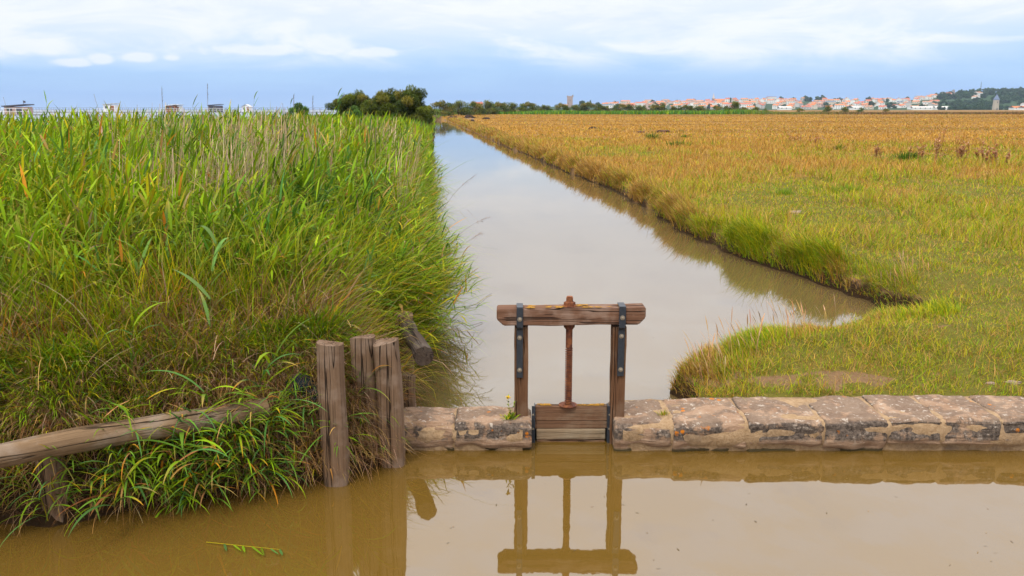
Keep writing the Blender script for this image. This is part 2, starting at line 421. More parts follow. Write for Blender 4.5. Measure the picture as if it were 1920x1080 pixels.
def water_mat(name, body, rough=.03, ripple=.0015, spec=.5, ior=1.33):
    m, t, out = mat(name); co = t.n.new('ShaderNodeTexCoord').outputs['Object']
    n = t.noise(t.mapping(co, (1.6, .7, 1)), 3., 3, .5); n2 = t.noise(co, .22, 3)
    n3 = t.noise(t.mapping(co, (.5, .9, 1)), .8, 4, .6)
    col = t.mix(n3, tuple(x*.9 for x in body), tuple(x*1.1 for x in body))
    hgt = t.math('MULTIPLY', n, t.rng(n2, .35, .7, .3, 1.))
    princ(t, out, col, rough, spec, hgt, ripple, 1., IOR=ior); return m
M_BASIN = water_mat('basin_water', (.122, .070, .013), .025, .0016, .5, 2.1)
M_CANAL = water_mat('canal_water', (.125, .086, .034), .03, .0022, .5, 2.35)
M_EST = water_mat('estuary_water', (.12, .14, .16), .2, .03)

# ================================================================ the ground, one sheet to the horizon
def build_ground():
    ang = np.concatenate([np.linspace(-180, -44, 50, endpoint=False), np.linspace(-44, 44, 560, endpoint=False), np.linspace(44, 180, 50, endpoint=False)])*math.pi/180
    rs = [1.0]
    while rs[-1] < 2600:
        r = rs[-1]; rs.append(r*(1.03 if r < 4 else 1.0065 if r < 22 else 1.014 if r < 70 else 1.03))
    rs = np.array(rs); na, nr = len(ang), len(rs)
    A, RR = np.meshgrid(ang, rs)
    X, Y = RR*np.sin(A), RR*np.cos(A)
    z, dc, db, left, near = ground_z(X.ravel(), Y.ravel(), True)
    X, Y = X.ravel(), Y.ravel()
    V = np.stack([X, Y, z], -1)
    V = np.concatenate([V, [[0, 0, 1.1]]])
    i = np.arange(nr-1)[:, None]*na; j = np.arange(na)[None]; j2 = (j+1) % na
    F = np.stack([i+j, i+j2, i+na+j2, i+na+j], -1).reshape(-1, 4)
    me = np_mesh('ground', V, F, None, True)
    # zones: R = greenness, G = bare earth, B = left bank
    g, dirt = field_green(X, Y)
    d = np.minimum(dc, db)
    mud = np.where(left, 1-sstep(d, .0, .35), 1-sstep(np.where(Y > 6.5, dc, d), .0, .16))
    c = np.stack([g, np.maximum(dirt, mud), left.astype(float)*sstep(d, -.2, .4)], -1)
    c = np.concatenate([c, [[.5, 0, 0]]])
    a = me.attributes.new('zone', 'FLOAT_COLOR', 'POINT'); cc = np.ones((len(V), 4), np.float32); cc[:, :3] = c
    a.data.foreach_set('color', cc.ravel())
    m, t, out = mat('marsh_ground')
    at = t.n.new('ShaderNodeAttribute'); at.attribute_name = 'zone'
    s = t.n.new('ShaderNodeSeparateColor'); t.l.new(at.outputs[0], s.inputs[0])
    co = t.n.new('ShaderNodeTexCoord').outputs['Object']
    n = t.noise(co, 9, 5, .65); n2 = t.noise(co, .6, 5, .6); n3 = t.noise(co, 45, 4, .7); n4 = t.noise(t.mapping(co, (.03, .08, 1)), 1., 6, .65)
    gold = t.mix(n, (.15, .082, .02, 1), (.29, .165, .045, 1))
    gold = t.mix(t.math('MULTIPLY', t.rng(n4, .45, .62), .6), gold, (.19, .10, .03, 1))
    green = t.mix(n, (.075, .075, .010, 1), (.15, .13, .025, 1))
    col = t.mix(t.rng(t.math('ADD', s.outputs[0], t.math('MULTIPLY', t.math('SUBTRACT', n2, .5), .6)), .3, .7), gold, green)
    earth = t.mix(n3, (.12, .068, .033, 1), (.24, .15, .082, 1))
    col = t.mix(t.rng(t.math('ADD', s.outputs[1], t.math('MULTIPLY', t.math('SUBTRACT', n, .5), .5)), .35, .7), col, earth)
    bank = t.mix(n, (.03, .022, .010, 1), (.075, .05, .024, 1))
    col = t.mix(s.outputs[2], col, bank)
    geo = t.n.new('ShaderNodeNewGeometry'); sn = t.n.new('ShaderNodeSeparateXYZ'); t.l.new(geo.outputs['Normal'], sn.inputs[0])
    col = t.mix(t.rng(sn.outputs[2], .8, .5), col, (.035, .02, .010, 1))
    sp_ = t.n.new('ShaderNodeSeparateXYZ'); t.l.new(co, sp_.inputs[0])
    col = t.mix(t.rng(sp_.outputs[1], 900., 1150.), col, (.025, .055, .02, 1))
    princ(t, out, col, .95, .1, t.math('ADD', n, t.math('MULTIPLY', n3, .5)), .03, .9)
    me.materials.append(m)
    o = link(bpy.data.objects.new('ground', me)); tag(o, 'flat marsh with golden and green turf and a reedy dyke', 'ground', kind='structure')

def field_green(x, y):
    """how green the pasture is, and where its earth lies bare"""
    r = np.hypot(x, y)
    base = np.interp(r, [6, 9, 13, 18, 24, 30, 40, 52, 70, 120], [.76, .74, .76, .74, .58, .44, .48, .24, .05, .0])
    dcc = x - np.interp(y, [p[1] for p in RIGHT[8:]], [p[0] for p in RIGHT[8:]])
    base = base - .38*np.exp(-(np.maximum(dcc, 0)/2.6)**2)*sstep(y, 14, 20) + .14*np.exp(-(np.maximum(dcc, 0)/1.2)**2)*(1-sstep(y, 14, 20))
    n = .6*fbm(x*.33+5, y*.22, 41, 4) + .4*fbm(x*1.5+2, y*1.2, 43, 3) + .5*(fbm(x*.11+1, y*.09, 45, 2)-.5)
    g = np.clip(base + (n-.5)*2.6*np.interp(r, [6, 40, 90], [1., .9, .35]), 0, 1)
    dirt = np.exp(-((x-2.5)/1.5)**2 - ((y-7.2)/.22)**2) + .8*np.exp(-((x-4.3)/.5)**2-((y-8.35)/.12)**2)
    dirt = sstep(dirt + (fbm(x*5, y*9, 61)-.5)*1.3, .42, 1.)
    return g, dirt
build_ground()

def sheet(name, pts, z, m, label):
    mb = MB(); mb.add([(x, y, z) for x, y in pts], [tuple(range(len(pts)))])
    o = mb.build(name, m); tag(o, label, 'water', kind='structure'); return o
sheet('basin_water', [(-7, -2.), (9.5, -2.), (9.5, 6.58), (-7, 6.58)], LW, M_BASIN, 'still ochre brown water in front of the stone sill')
sheet('canal_water', [(-2.2, 6.585), (7, 6.585), (9, 12), (5, 40), (0, 110), (-8, yend+14), (-24, yend+14), (-14, 110), (-5.5, 40), (-2.6, 12)], UW, M_CANAL, 'long straight canal mirroring pale cloud')
sheet('estuary_water', [(-2500, -400), (-12, -400), (-12, 60), (-40, 400), (-40, 2500), (-2500, 2500)], EW, M_EST, 'blue estuary water behind the dyke')

# ================================================================ stone sill walls
YF = onz(1100, 850, 0)[1]
def fx(px, y=YF): return ony(px, 820, y)[0]
def stone(x0, x1, y0, y1, h, mi, seed, parent, bottom=-.35, under=.05):
    nx, ny, nz = max(8, int((x1-x0)/.022)), 24, 26
    r = np.random.default_rng(seed)
    bm = bmesh.new()
    def P(u, v, w_):                                    # unit box to the worn block
        x = x0 + (x1-x0)*u; y = y0 + (y1-y0)*v; z = bottom + (h-bottom)*w_
        return x, y, z
    vs = {}
    def V(i, j, k):
        key = (i, j, k)
        if key not in vs: vs[key] = bm.verts.new(P(i/nx, j/ny, k/nz))
        return vs[key]
    for i in range(nx):
        for j in range(ny): bm.faces.new((V(i, j, nz), V(i+1, j, nz), V(i+1, j+1, nz), V(i, j+1, nz)))
        for k in range(nz):
            bm.faces.new((V(i, 0, k), V(i+1, 0, k), V(i+1, 0, k+1), V(i, 0, k+1)))
            bm.faces.new((V(i, ny, k), V(i, ny, k+1), V(i+1, ny, k+1), V(i+1, ny, k)))
    for j in range(ny):
        for k in range(nz):
            bm.faces.new((V(0, j, k), V(0, j, k+1), V(0, j+1, k+1), V(0, j+1, k)))
            bm.faces.new((V(nx, j, k), V(nx, j+1, k), V(nx, j+1, k+1), V(nx, j, k+1)))
    co = np.array([v.co[:] for v in bm.verts])
    x, y, z = co.T
    # rounded arrises
    rad = .018 + .010*r.random()
    ex = np.minimum(x-x0, x1-x); ey = np.minimum(y-y0, y1-y); ez = h - z
    rr = rad*(.6 + .9*vnoise(x*6, y*6+z*5, seed))
    a = np.clip(1-ey/rr, 0, 1); b = np.clip(1-ez/rr, 0, 1); c = np.clip(1-ex/(rr*.5), 0, 1)
    z = z - rr*.55*a**2*(ez < rr) - rr*.5*c**2*(ez < .03)
    fr = (y-y0) < (y1-y0)*.5
    y = y + np.where(fr, 1, -1)*(rr*.8*b**2 + rr*.5*c**2)*np.exp(-ey/.05)
    # strata, hollows and lumps
    lump = (fbm(x*3.2+seed, z*5+y*3, seed+3, 3)-.5)
    strat = (fbm(x*1.6+seed, z*26, seed+5, 3)-.5)
    fw = np.exp(-np.maximum(co[:, 1]-y0, 0)/.07)
    y = y + fw*(lump*.045 + strat*.030 + .006)
    tw = np.exp(-np.maximum(h-co[:, 2], 0)/.06)
    z = z + tw*((fbm(x*3, y*3.4, seed+8, 3)-.5)*.042 + (fbm(x*9, y*9, seed+6, 2)-.5)*.018 - .012*np.abs((x-x0)/(x1-x0)-.5))
    # the eroded foot, eaten back above the water
    foot = np.clip((.075 + .05*(fbm(x*5, y*0+seed, seed+11, 3)-.5) - co[:, 2])/.05, 0, 1)
    y = y + foot*under*(.5 + 1.1*vnoise(x*9, z*20, seed+2))*(co[:, 1]-y0 < .15)
    for v, p in zip(bm.verts, np.stack([x, y, z], -1)): v.co = p
    me = bpy.data.meshes.new('stone_block'); bm.to_mesh(me); bm.free()
    me.polygons.foreach_set('use_smooth', [True]*len(me.polygons))
    me.materials.append(M_STONES[mi])
    return link(bpy.data.objects.new('stone_block', me), parent)
def core(name, x0, x1, y0, y1, z1, parent, tops=None):
    nx = int((x1-x0)/.03); ny = 18
    prof = [(y0+.05, -.5), (y0+.05, .02), (y0+.03, .06), (y0+.006, .10), (y0+.004, .15), (y0+.008, z1-.05), (y0+.022, z1-.015), (y0+.06, z1)] + [(y0+.06+(y1-y0-.06)*k/8, z1) for k in range(1, 9)] + [(y1, -.5)]
    X = np.linspace(x0, x1, nx)
    V = np.array([[(x, y, z + ((np.interp(x, *tops)-z1) if tops is not None and z > z1-.06 else 0)) for y, z in prof] for x in X])
    f = V.reshape(-1, 3); nn = (fbm(f[:, 0]*6, f[:, 2]*9+f[:, 1]*7, 7)-.5)
    f[:, 1] += nn*.05*(f[:, 1] < y0+.1); f[:, 2] += nn*.03*(f[:, 2] > .05); V = f.reshape(nx, len(prof), 3)
    k = len(prof); i = np.arange(nx-1)[:, None]*k; j = np.arange(k-1)[None]
    F = np.stack([i+j, i+k+j, i+k+j+1, i+j+1], -1).reshape(-1, 4)
    me = np_mesh(name, f, F, None, True)
    me.materials.append(M_MORTAR)
    return link(bpy.data.objects.new(name, me), parent)
wr = empty('stone_wall', (0, 0, 0)); tag(wr, 'long low wall of worn limestone blocks below the golden pasture', 'stone wall')
edges = [1152, 1262, 1402, 1546, 1666, 1768, 1879, 1995, 2120, 2230, 2360]
hs = [.245, .262, .268, .272, .285, .282, .285, .28, .285, .29]
for k in range(len(edges)-1):
    up = k in (4, 5, 6, 7, 9)
    stone(fx(edges[k])+.006, fx(edges[k+1])-.006, YF, YF+.60+.01*(k % 3), hs[k], [1, 0, 1, 1, 1, 2, 2, 1, 0, 1][k], 50+k, wr, .075 if up else -.35, .03 if up else .05)
core('mortar_bed', fx(1168), fx(2360)-.02, YF+.004, YF+.59, .232, wr, ([fx((edges[k]+edges[k+1])/2) for k in range(len(hs))], [h-.016 for h in hs]))
wl = empty('stone_wall', (0, 0, 0)); tag(wl, 'short stub of limestone wall with a yellow flower, between timber piles and the sluice', 'stone wall')
edges = [600, 742, 851, 998]; hs = [.22, .238, .25]
for k in range(3):
    stone(fx(edges[k])+.003, fx(edges[k+1])-.003, YF+.01*(k == 1), YF+.43, hs[k], [0, 0, 2][k], 80+k, wl)
core('mortar_bed', fx(605), fx(980), YF+.006, YF+.42, .19, wl, ([fx((edges[k]+edges[k+1])/2) for k in range(3)], [h-.018 for h in hs]))

# ================================================================ the sluice gate
YP, YG = 6.47, 6.53
def gx(px, y=YP): return ony(px, 680, y)[0]
sg = empty('sluice_gate', (gx(1066), YP+.06, 0)); sgl = Vector(sg.location)
tag(sg, 'wooden sluice gate with a rusty screw spindle set in the stone sill', 'sluice gate')
def local(o): o.location = Vector(o.location) - sgl; return o
def gbox(name, a, b, m, parent=None, bw=.006, wear=.0, seed=0):
    c = (Vector(a)+Vector(b))/2; s = (Vector(b)-Vector(a))/2
    long = max(range(3), key=lambda k: s[k]); o1, o2 = [k for k in range(3) if k != long]
    cuts = 18 if wear else 1; mb = MB(); V = []
    for q in range(cuts+1):
        for e1, e2 in ((-1, -1), (1, -1), (1, 1), (-1, 1)):
            p = Vector((0, 0, 0)); p[long] = -s[long] + 2*s[long]*q/cuts
            p[o1] = e1*s[o1] + (float(vnoise(q*.55 + e1*3, e2*5, seed)) - .5)*wear; p[o2] = e2*s[o2] + (float(vnoise(q*.55 + e2*3, e1*5 + 9, seed+4)) - .5)*wear; V.append(p)
    F = [(q*4+e, q*4+(e+1) % 4, q*4+4+(e+1) % 4, q*4+4+e) for q in range(cuts) for e in range(4)] + [(3, 2, 1, 0), tuple(cuts*4+k for k in range(4))]
    mb.add(V, F); bm = bmesh.new(); tmp = bpy.data.meshes.new('tmp'); tmp.from_pydata(mb.v, [], mb.f); bm.from_mesh(tmp); bpy.data.meshes.remove(tmp)
    bmesh.ops.recalc_face_normals(bm, faces=bm.faces)
    me = bpy.data.meshes.new(name); bm.to_mesh(me); bm.free(); me.materials.append(m)
    o = bpy.data.objects.new(name, me); o.location = c; link(o, parent)
    bevel(o, bw)
    return o
for k, (a, b) in enumerate([(964.5, 990), (1147, 1173.5)]):
    o = local(gbox('post', (gx(a), YP, -.4), (gx(b), YP+.12, ony(1, 612, YP)[2]-.002), M_GATEV, sg, .005, .006, 3+k))
zb0, zb1 = ony(1, 612, YP-.03)[2], ony(1, 580.5, YP-.03)[2]
# crossbeam with its lower corners cut away
xa, xb = gx(931.5, YP-.03), gx(1208, YP-.03)
def beam():
    bm = bmesh.new(); y0, y1 = YP-.03, YP+.14
    n = 40; prof = []
    pts = [(xa, zb1), (xb, zb1), (xb, zb0+.055), (xb-.055, zb0), (xa+.055, zb0), (xa, zb0+.055)]
    f = [bm.verts.new((x, y0, z)) for x, z in pts]; g = [bm.verts.new((x, y1, z)) for x, z in pts]
    bm.faces.new(f); bm.faces.new(g[::-1])
    for i in range(6): bm.faces.new((f[i], g[i], g[(i+1) % 6], f[(i+1) % 6]))
    bmesh.ops.recalc_face_normals(bm, faces=bm.faces)
    bmesh.ops.bevel(bm, geom=bm.edges[:], offset=.007, segments=2, affect='EDGES')
    for q in range(1, 30):
        bmesh.ops.bisect_plane(bm, geom=bm.verts[:]+bm.edges[:]+bm.faces[:], plane_co=(xa+(xb-xa)*q/30, 0, 0), plane_no=(1, 0, 0))
    for v in bm.verts:
        v.co.z += (float(vnoise(v.co.x*6, v.co.z*9, 4))-.5)*.012 + .012*(v.co.x-xa)/(xb-xa)
        v.co.y += (float(vnoise(v.co.x*7, v.co.z*14, 5))-.5)*.010
        v.co -= sgl
    me = bpy.data.meshes.new('crossbeam'); bm.to_mesh(me); bm.free(); me.materials.append(M_BEAM)
    return link(bpy.data.objects.new('crossbeam', me), sg)
bo = beam()
def lichen_crust(name, x0, x1, y0, y1, z, parent, seed, off=sgl):
    """a thin crust of lichen growing in ragged patches"""
    nx, ny = int((x1-x0)/.004), int((y1-y0)/.004)
    mb = MB()
    X = x0 + (np.arange(nx)+.5)*.004; Y = y0+(np.arange(ny)+.5)*.004
    gxx, gyy = np.meshgrid(X, Y, indexing='ij')
    mk = fbm(gxx*14, gyy*22, seed, 4) > .57
    id_ = {}
    V = []; F = []
    def vid(i, j):
        if (i, j) not in id_:
            id_[(i, j)] = len(V); xx, yy = x0+i*.004, y0+j*.004
            V.append((xx-off[0], yy-off[1], z(xx)+.002+.003*float(vnoise(xx*90, yy*90, 3))-off[2]))
        return id_[(i, j)]
    for i in range(nx):
        for j in range(ny):
            if mk[i, j]: F.append((vid(i, j), vid(i+1, j), vid(i+1, j+1), vid(i, j+1)))
    mb.add(V, F); return mb.build(name, M_LICHEN, parent, True)
lichen_crust('lichen', xa+.17, xb-.2, YP-.022, YP+.09, lambda x: zb1+.004+.012*(x-xa)/(xb-xa), bo, 3)
# iron straps over the beam, bolted to the posts
for k, (a, b, zt, zl) in enumerate([(968.5, 980.5, 577, 708), (1158.5, 1171, 574, 705)]):
    x0, x1 = gx(a, YP-.04), gx(b, YP-.04); ztop = zb1 + .010 + (.004 if k == 0 else .010)
    zlow = ony(1, zl, YP-.01)[2]
    mb = MB(); th = .008
    prof = [(YP-.040, ztop), (YP-.040, zb0-.006), (YP-.010, zb0-.034), (YP-.010, zlow)]
    v = []; 
    for (y, z) in prof:
        v += [(x0, y-th, z), (x1, y-th, z), (x1, y, z), (x0, y, z)]
    f = []
    for q in range(3):
        for e in range(4): f.append((q*4+e, q*4+(e+1) % 4, q*4+4+(e+1) % 4, q*4+4+e))
    f += [(3, 2, 1, 0), (12, 13, 14, 15)]
    mb.add([Vector(p)-sgl for p in v], f)
    mb.box(Vector((x0, YP-.048, ztop+.0005))-sgl, Vector((x1, YP+.10, ztop+.0085))-sgl)
    st = mb.build('strap', M_IRON, sg); bevel(st, .002, 1)
    for pz in ((599, 633.5, 694) if k == 0 else (596, 630.5, 693)):
        yy = YP-.048 if pz < 610 else YP-.018
        zc = ony(1, pz, yy)[2]; xc = (x0+x1)/2
        bb = MB(); c = Vector((xc, yy, zc))-sgl
        bb.tube([c, c+Vector((0, -.004, 0))], [.019, .018], 16)
        bb.tube([c+Vector((0, -.004, 0)), c+Vector((0, -.011, 0)), c+Vector((0, -.015, 0))], [.0115, .0115, .007], 6)
        bl = bb.build('bolt', M_BOLT, st, False)
# screw spindle
xs, ys = gx(1066.5, YP+.05), YP+.055
ztop, zthread, zfoot = ony(1, 555.5, ys)[2], ony(1, 652, ys)[2], .31
def spindle():
    nz = 520; na = 20; V = []; F = []
    zz = np.linspace(zfoot-.02, ztop, nz); an = np.arange(na)/na*2*math.pi
    for z in zz:
        thr = z < zthread
        for a in an:
            ph = (z/.0185 - a/(2*math.pi)) % 1.
            r = (.0300 - .0130*max(0, min(1, (abs(ph-.5)*2-.35)*2.2))) if thr else .0265
            if z > zb1+.03: r = .0270
            if z > ztop-.008: r -= .004
            V.append((xs+math.cos(a)*r-sgl.x, ys+math.sin(a)*r-sgl.y, z-sgl.z))
    for i in range(nz-1):
        for k in range(na): F.append((i*na+k, i*na+(k+1) % na, (i+1)*na+(k+1) % na, (i+1)*na+k))
    F.append(tuple((nz-1)*na+k for k in range(na)))
    mb = MB(); mb.add(V, F); return mb.build('screw_spindle', M_RUST, sg, False)
spn = spindle()
mb = MB(); c = lambda z: Vector((xs, ys, z))-sgl
zt = zb1+.007
mb.tube([c(zt+.001), c(zt+.008)], .056, 20); mb.tube([c(zt+.008), c(zt+.034)], .046, 6); mb.tube([c(zt+.034), c(zt+.042)], [.036, .03], 12)
mb.build('nut', M_RUST, sg)
mb = MB(); mb.tube([c(zb0-.03), c(zb0-.002)], [.043, .045], 6); mb.tube([c(zb0-.04), c(zb0-.03)], .034, 14); mb.build('nut', M_RUST, sg)
# the gate leaf: two dark boards over a silted one, in iron guides
x0, x1 = gx(1003.5, YG), gx(1141, YG); zp = ony(1, 762, YG)[2]; zm = ony(1, 789, YG)[2]; zq = ony(1, 804, YG)[2]
gl = MB(); lf = local(gbox('gate_board', (x0+.002, YG, zm+.002), (x1-.002, YG+.06, zp), M_PANEL, sg, .005, .005, 9))
local(gbox('gate_board', (x0+.001, YG+.004, zq+.002), (x1-.001, YG+.058, zm-.001), M_PANEL, sg, .004, .004, 12))
local(gbox('gate_board', (x0+.012, YG-.008, .022), (x1-.012, YG+.066, zq-.001), M_PALEB, sg, .006, .005, 14))
local(gbox('gate_board', (x0+.013, YG-.004, -.4), (x1-.013, YG+.062, .02), M_PANEL, sg, .005, .003, 15))
lichen_crust('lichen', x0+.02, x1-.02, YG+.006, YG+.055, lambda x: zp+.002, sg, 19)
mb = MB(); mb.tube([c(zp+.001)+Vector((0, YG+.03-ys, 0)), c(zp+.007)+Vector((0, YG+.03-ys, 0))], .075, 18); mb.tube([c(zp+.007), c(zp+.02)], [.042, .034], 14); mb.build('foot_plate', M_RUST, sg)
for sgn, xx in ((1, x0), (-1, x1)):
    mb = MB()
    a = Vector((xx, YG-.03, .02))-sgl; 
    lo, hi = (xx-.026, xx-.004) if sgn > 0 else (xx+.004, xx+.026)
    mb.box(Vector((lo, YG-.03, -.3))-sgl, Vector((hi, YG-.022, zp+.012))-sgl)
    lo2, hi2 = (xx-.004, xx+.002) if sgn > 0 else (xx-.002, xx+.004)
    mb.box(Vector((lo2, YG-.03, -.3))-sgl, Vector((hi2, YG+.05, zp+.012))-sgl)
    gd = mb.build('guide_rail', M_IRON, sg)
    for z in (.12, .24):
        bb = MB(); q = Vector(((lo+hi)/2, YG-.031, z))-sgl; bb.tube([q, q+Vector((0, -.006, 0))], [.009, .006], 10); bb.build('bolt', M_BOLT, gd)

# ================================================================ timber piles, stakes, logs of the left bank
def pile(name, x, y, w_, z0, z1, lean=(0, 0), seed=0, m=None, label=None, group=None, squash=.8, n=26):
    random.seed(seed); mb = MB()
    sq = [((abs(math.cos(2*math.pi*k/n))**4 + abs(math.sin(2*math.pi*k/n))**4)**-.25 - 1)*.8 + random.uniform(-.02, .02) - (.09 if k in (seed % n, (seed*7) % n) else 0) for k in range(n)]
    L = z1-z0; zz = [i/22 for i in range(23)]
    pts = [(lean[0]*s + .004*math.sin(9*s+seed), lean[1]*s, z0+L*s) for s in zz]
    rad = [w_/2*(1.03-.05*s)*(1-.10*max(0, 1-(z0+L*s)/.14) if z0+L*s > 0 else .9) for s in zz]
    mb.tube(pts, rad, n, sq=sq, jit=.003)
    # ragged sawn top
    top = len(mb.v) - n
    for k in range(n):
        x_, y_, z_ = mb.v[top+k]; mb.v[top+k] = (x_, y_, z_ + .012*math.sin(2*math.pi*k/n+seed) + .006*math.sin(4*math.pi*k/n+seed*2))
    o = mb.build(name, m or M_POST, None, True, (x, y, 0))
    es = o.modifiers.new('edges', 'EDGE_SPLIT'); es.split_angle = R(42)
    tag(o, label, 'timber post', group); return o
def at(px, py, z=0): return onz(px, py, z)
p = at(628, 913); pile('timber_pile', p[0], p[1]+.08, .185, -.4, 1.045, (-.004, 0), 4, label='stout grey timber pile standing alone nearest the dark rock bag')
pile('timber_pile', fx(694, 6.12), 6.14, .185, -.4, .985, (-.03, 0), 9, label='split timber pile with a rounded top, middle of the three close together')
p = at(739, 878); pile('timber_pile', p[0], p[1]+.09, .190, -.4, .965, (-.045, 0), 14, label='narrow cracked timber pile next to the stub of stone wall')
p = at(95, 988); pile('timber_pile', p[0], p[1]+.09, .15, -.4, .50, (0, 0), 22, label='short grey pile carrying the long log above the water')
def stake(px, py0, py1, y, wpx, seed, label):
    x, _, z1 = ony(px, py0, y); z0 = ony(px, py1, y)[2]
    return pile('wooden_stake', x, y, wpx/1600*y, z0-.3, z1, (0, 0), seed, None, label)
stake(88, 706, 760, 5.75, 38, 31, 'weathered stake top peeping from turf above the log end with the short pile')
stake(207, 688, 730, 6.05, 42, 32, 'weathered stake buried in dry grass above the middle of the log')
stake(344, 683, 730, 6.2, 36, 33, 'weathered stake half hidden under drooping reed leaves behind the log')
stake(490, 815, 900, 5.86, 36, 34, 'dark stub of a stake between the log and the rock bag')
stake(216, 850, 930, 5.50, 34, 35, 'dark stub of a stake in shade under the log')
stake(766, 702, 760, 6.85, 26, 36, 'slim post holding up the round log beside the canal')
stake(756, 590, 640, 7.6, 36, 37, 'grey post top wedged in grass behind the round log')
def log(name, a, b, r, seed, label, m=M_LOG, bend=.02):
    random.seed(seed); a, b = Vector(a), Vector(b); L = (b-a).length; mb = MB(); n = 22
    sq = [random.uniform(-.05, .05) for _ in range(n)]
    pts = [(L*s-L/2, bend*math.sin(math.pi*s)+.006*math.sin(11*s+seed), .5*bend*math.sin(5*s)) for s in [i/24 for i in range(25)]]
    mb.tube(pts, [r*(1+.05*math.sin(7*s/24+seed)+.03*math.sin(19*s/24)) for s in range(25)], n, sq=sq, jit=.008)
    o = mb.build(name, m, None, True, (a+b)/2)
    d = (b-a).normalized(); o.rotation_euler = d.to_track_quat('X', 'Z').to_euler()
    es = o.modifiers.new('edges', 'EDGE_SPLIT'); es.split_angle = R(50)
    tag(o, label, 'log'); return o
pa, pb = onz(-190, 899, .58), onz(500, 762, .58)
log('log', pa, pb, .080, 3, 'long weathered log lying level along the bank on a short pile', bend=.03)
pa, pb = onz(796, 668, .68), onz(756, 604, .68)
M_DLOG, _ = wood_mat('dark_log_wood', (.045, .03, .022), (.08, .058, .045), (.014, .01, .008), (.10, .08, .066), axis=0)
log('log', pa, pb, .078, 8, 'stubby round log with a dark sawn end jutting beside the canal', M_DLOG, .0)

# ---------------------------------------------------------------- bag of rocks in chicken wire
gbx, gby = fx(570, 5.9), 5.92
gb = empty('gabion', (gbx, gby, 0)); tag(gb, 'dark rock filled bag in chicken wire tucked beside the timber piles', 'gabion')
M_ROCK = plain('dark_rock', (.018, .026, .030), .8, .2, 14, .5)
M_WIRE = plain('wire', (.11, .13, .13), .5, .5, 90, .3, .6)
random.seed(3)
def lump(c, s, seed):
    bm = bmesh.new(); bmesh.ops.create_icosphere(bm, subdivisions=3, radius=1)
    for v in bm.verts:
        q = v.co.copy(); k = 1 + .5*(float(fbm(q.x*1.3+seed, q.y*1.3+q.z*1.7, seed))-.5)
        v.co = Vector(c) + Vector((q.x*s[0]*k, q.y*s[1]*k, q.z*s[2]*k))
    me = bpy.data.meshes.new('rock'); bm.to_mesh(me); bm.free(); me.materials.append(M_ROCK)
    me.polygons.foreach_set('use_smooth', [True]*len(me.polygons))
    return link(bpy.data.objects.new('rock', me), gb)
for k, (dx, dz, s) in enumerate([(-.12, .10, .15), (.05, .09, .17), (.0, .22, .15), (-.13, .26, .13), (.09, .27, .14), (-.05, .38, .15), (.08, .42, .13), (-.12, .47, .12), (.02, .54, .13), (.10, .60, .11), (-.04, .66, .11)]):
    lump((dx, .07, dz), (s*1.1, s*.75, s*.75), k)
mb = MB()
for i in range(9):
    for j in range(14):
        x = -.20 + i*.055 + (j % 2)*.0275; z = .02 + j*.05
        y = -.055 + .02*math.sin(7*x+5*z)
        a = Vector((x, y, z)); 
        for q in (Vector((0, 0, .026)), Vector((.0275, 0, -.024)), Vector((-.0275, 0, -.024))):
            mb.tube([a, a+q], .0014, 4, cap=False)
mb.build('wire_netting', M_WIRE, gb)

# ================================================================ vegetation
TAU = 2*math.pi
G_BRIGHT, G_MID, G_DEEP, G_YEL = (.205, .310, .008), (.135, .225, .008), (.045, .115, .010), (.390, .350, .010)
G_BLUE, STRAW, TAN, ORANGE, BROWN = (.085, .20, .045), (.38, .24, .07), (.36, .24, .15), (.50, .21, .02), (.17, .085, .032)
GOLD, GOLD2 = (.40, .215, .035), (.50, .31, .07)
def polar(n, r0, r1, a0, a1, k=0.):
    """points whose number per unit of view stays even: angle uniform, distance log-uniform (k tilts it)"""
    u = rng.random(n); r = r0*(r1/r0)**u
    a = rng.uniform(a0, a1, n)*math.pi/180
    return r*np.sin(a), r*np.cos(a)
def lsel(x, y):
    z, dc, db, left, near = ground_z(x, y, True)
    return z, dc, db, np.minimum(dc, db), left

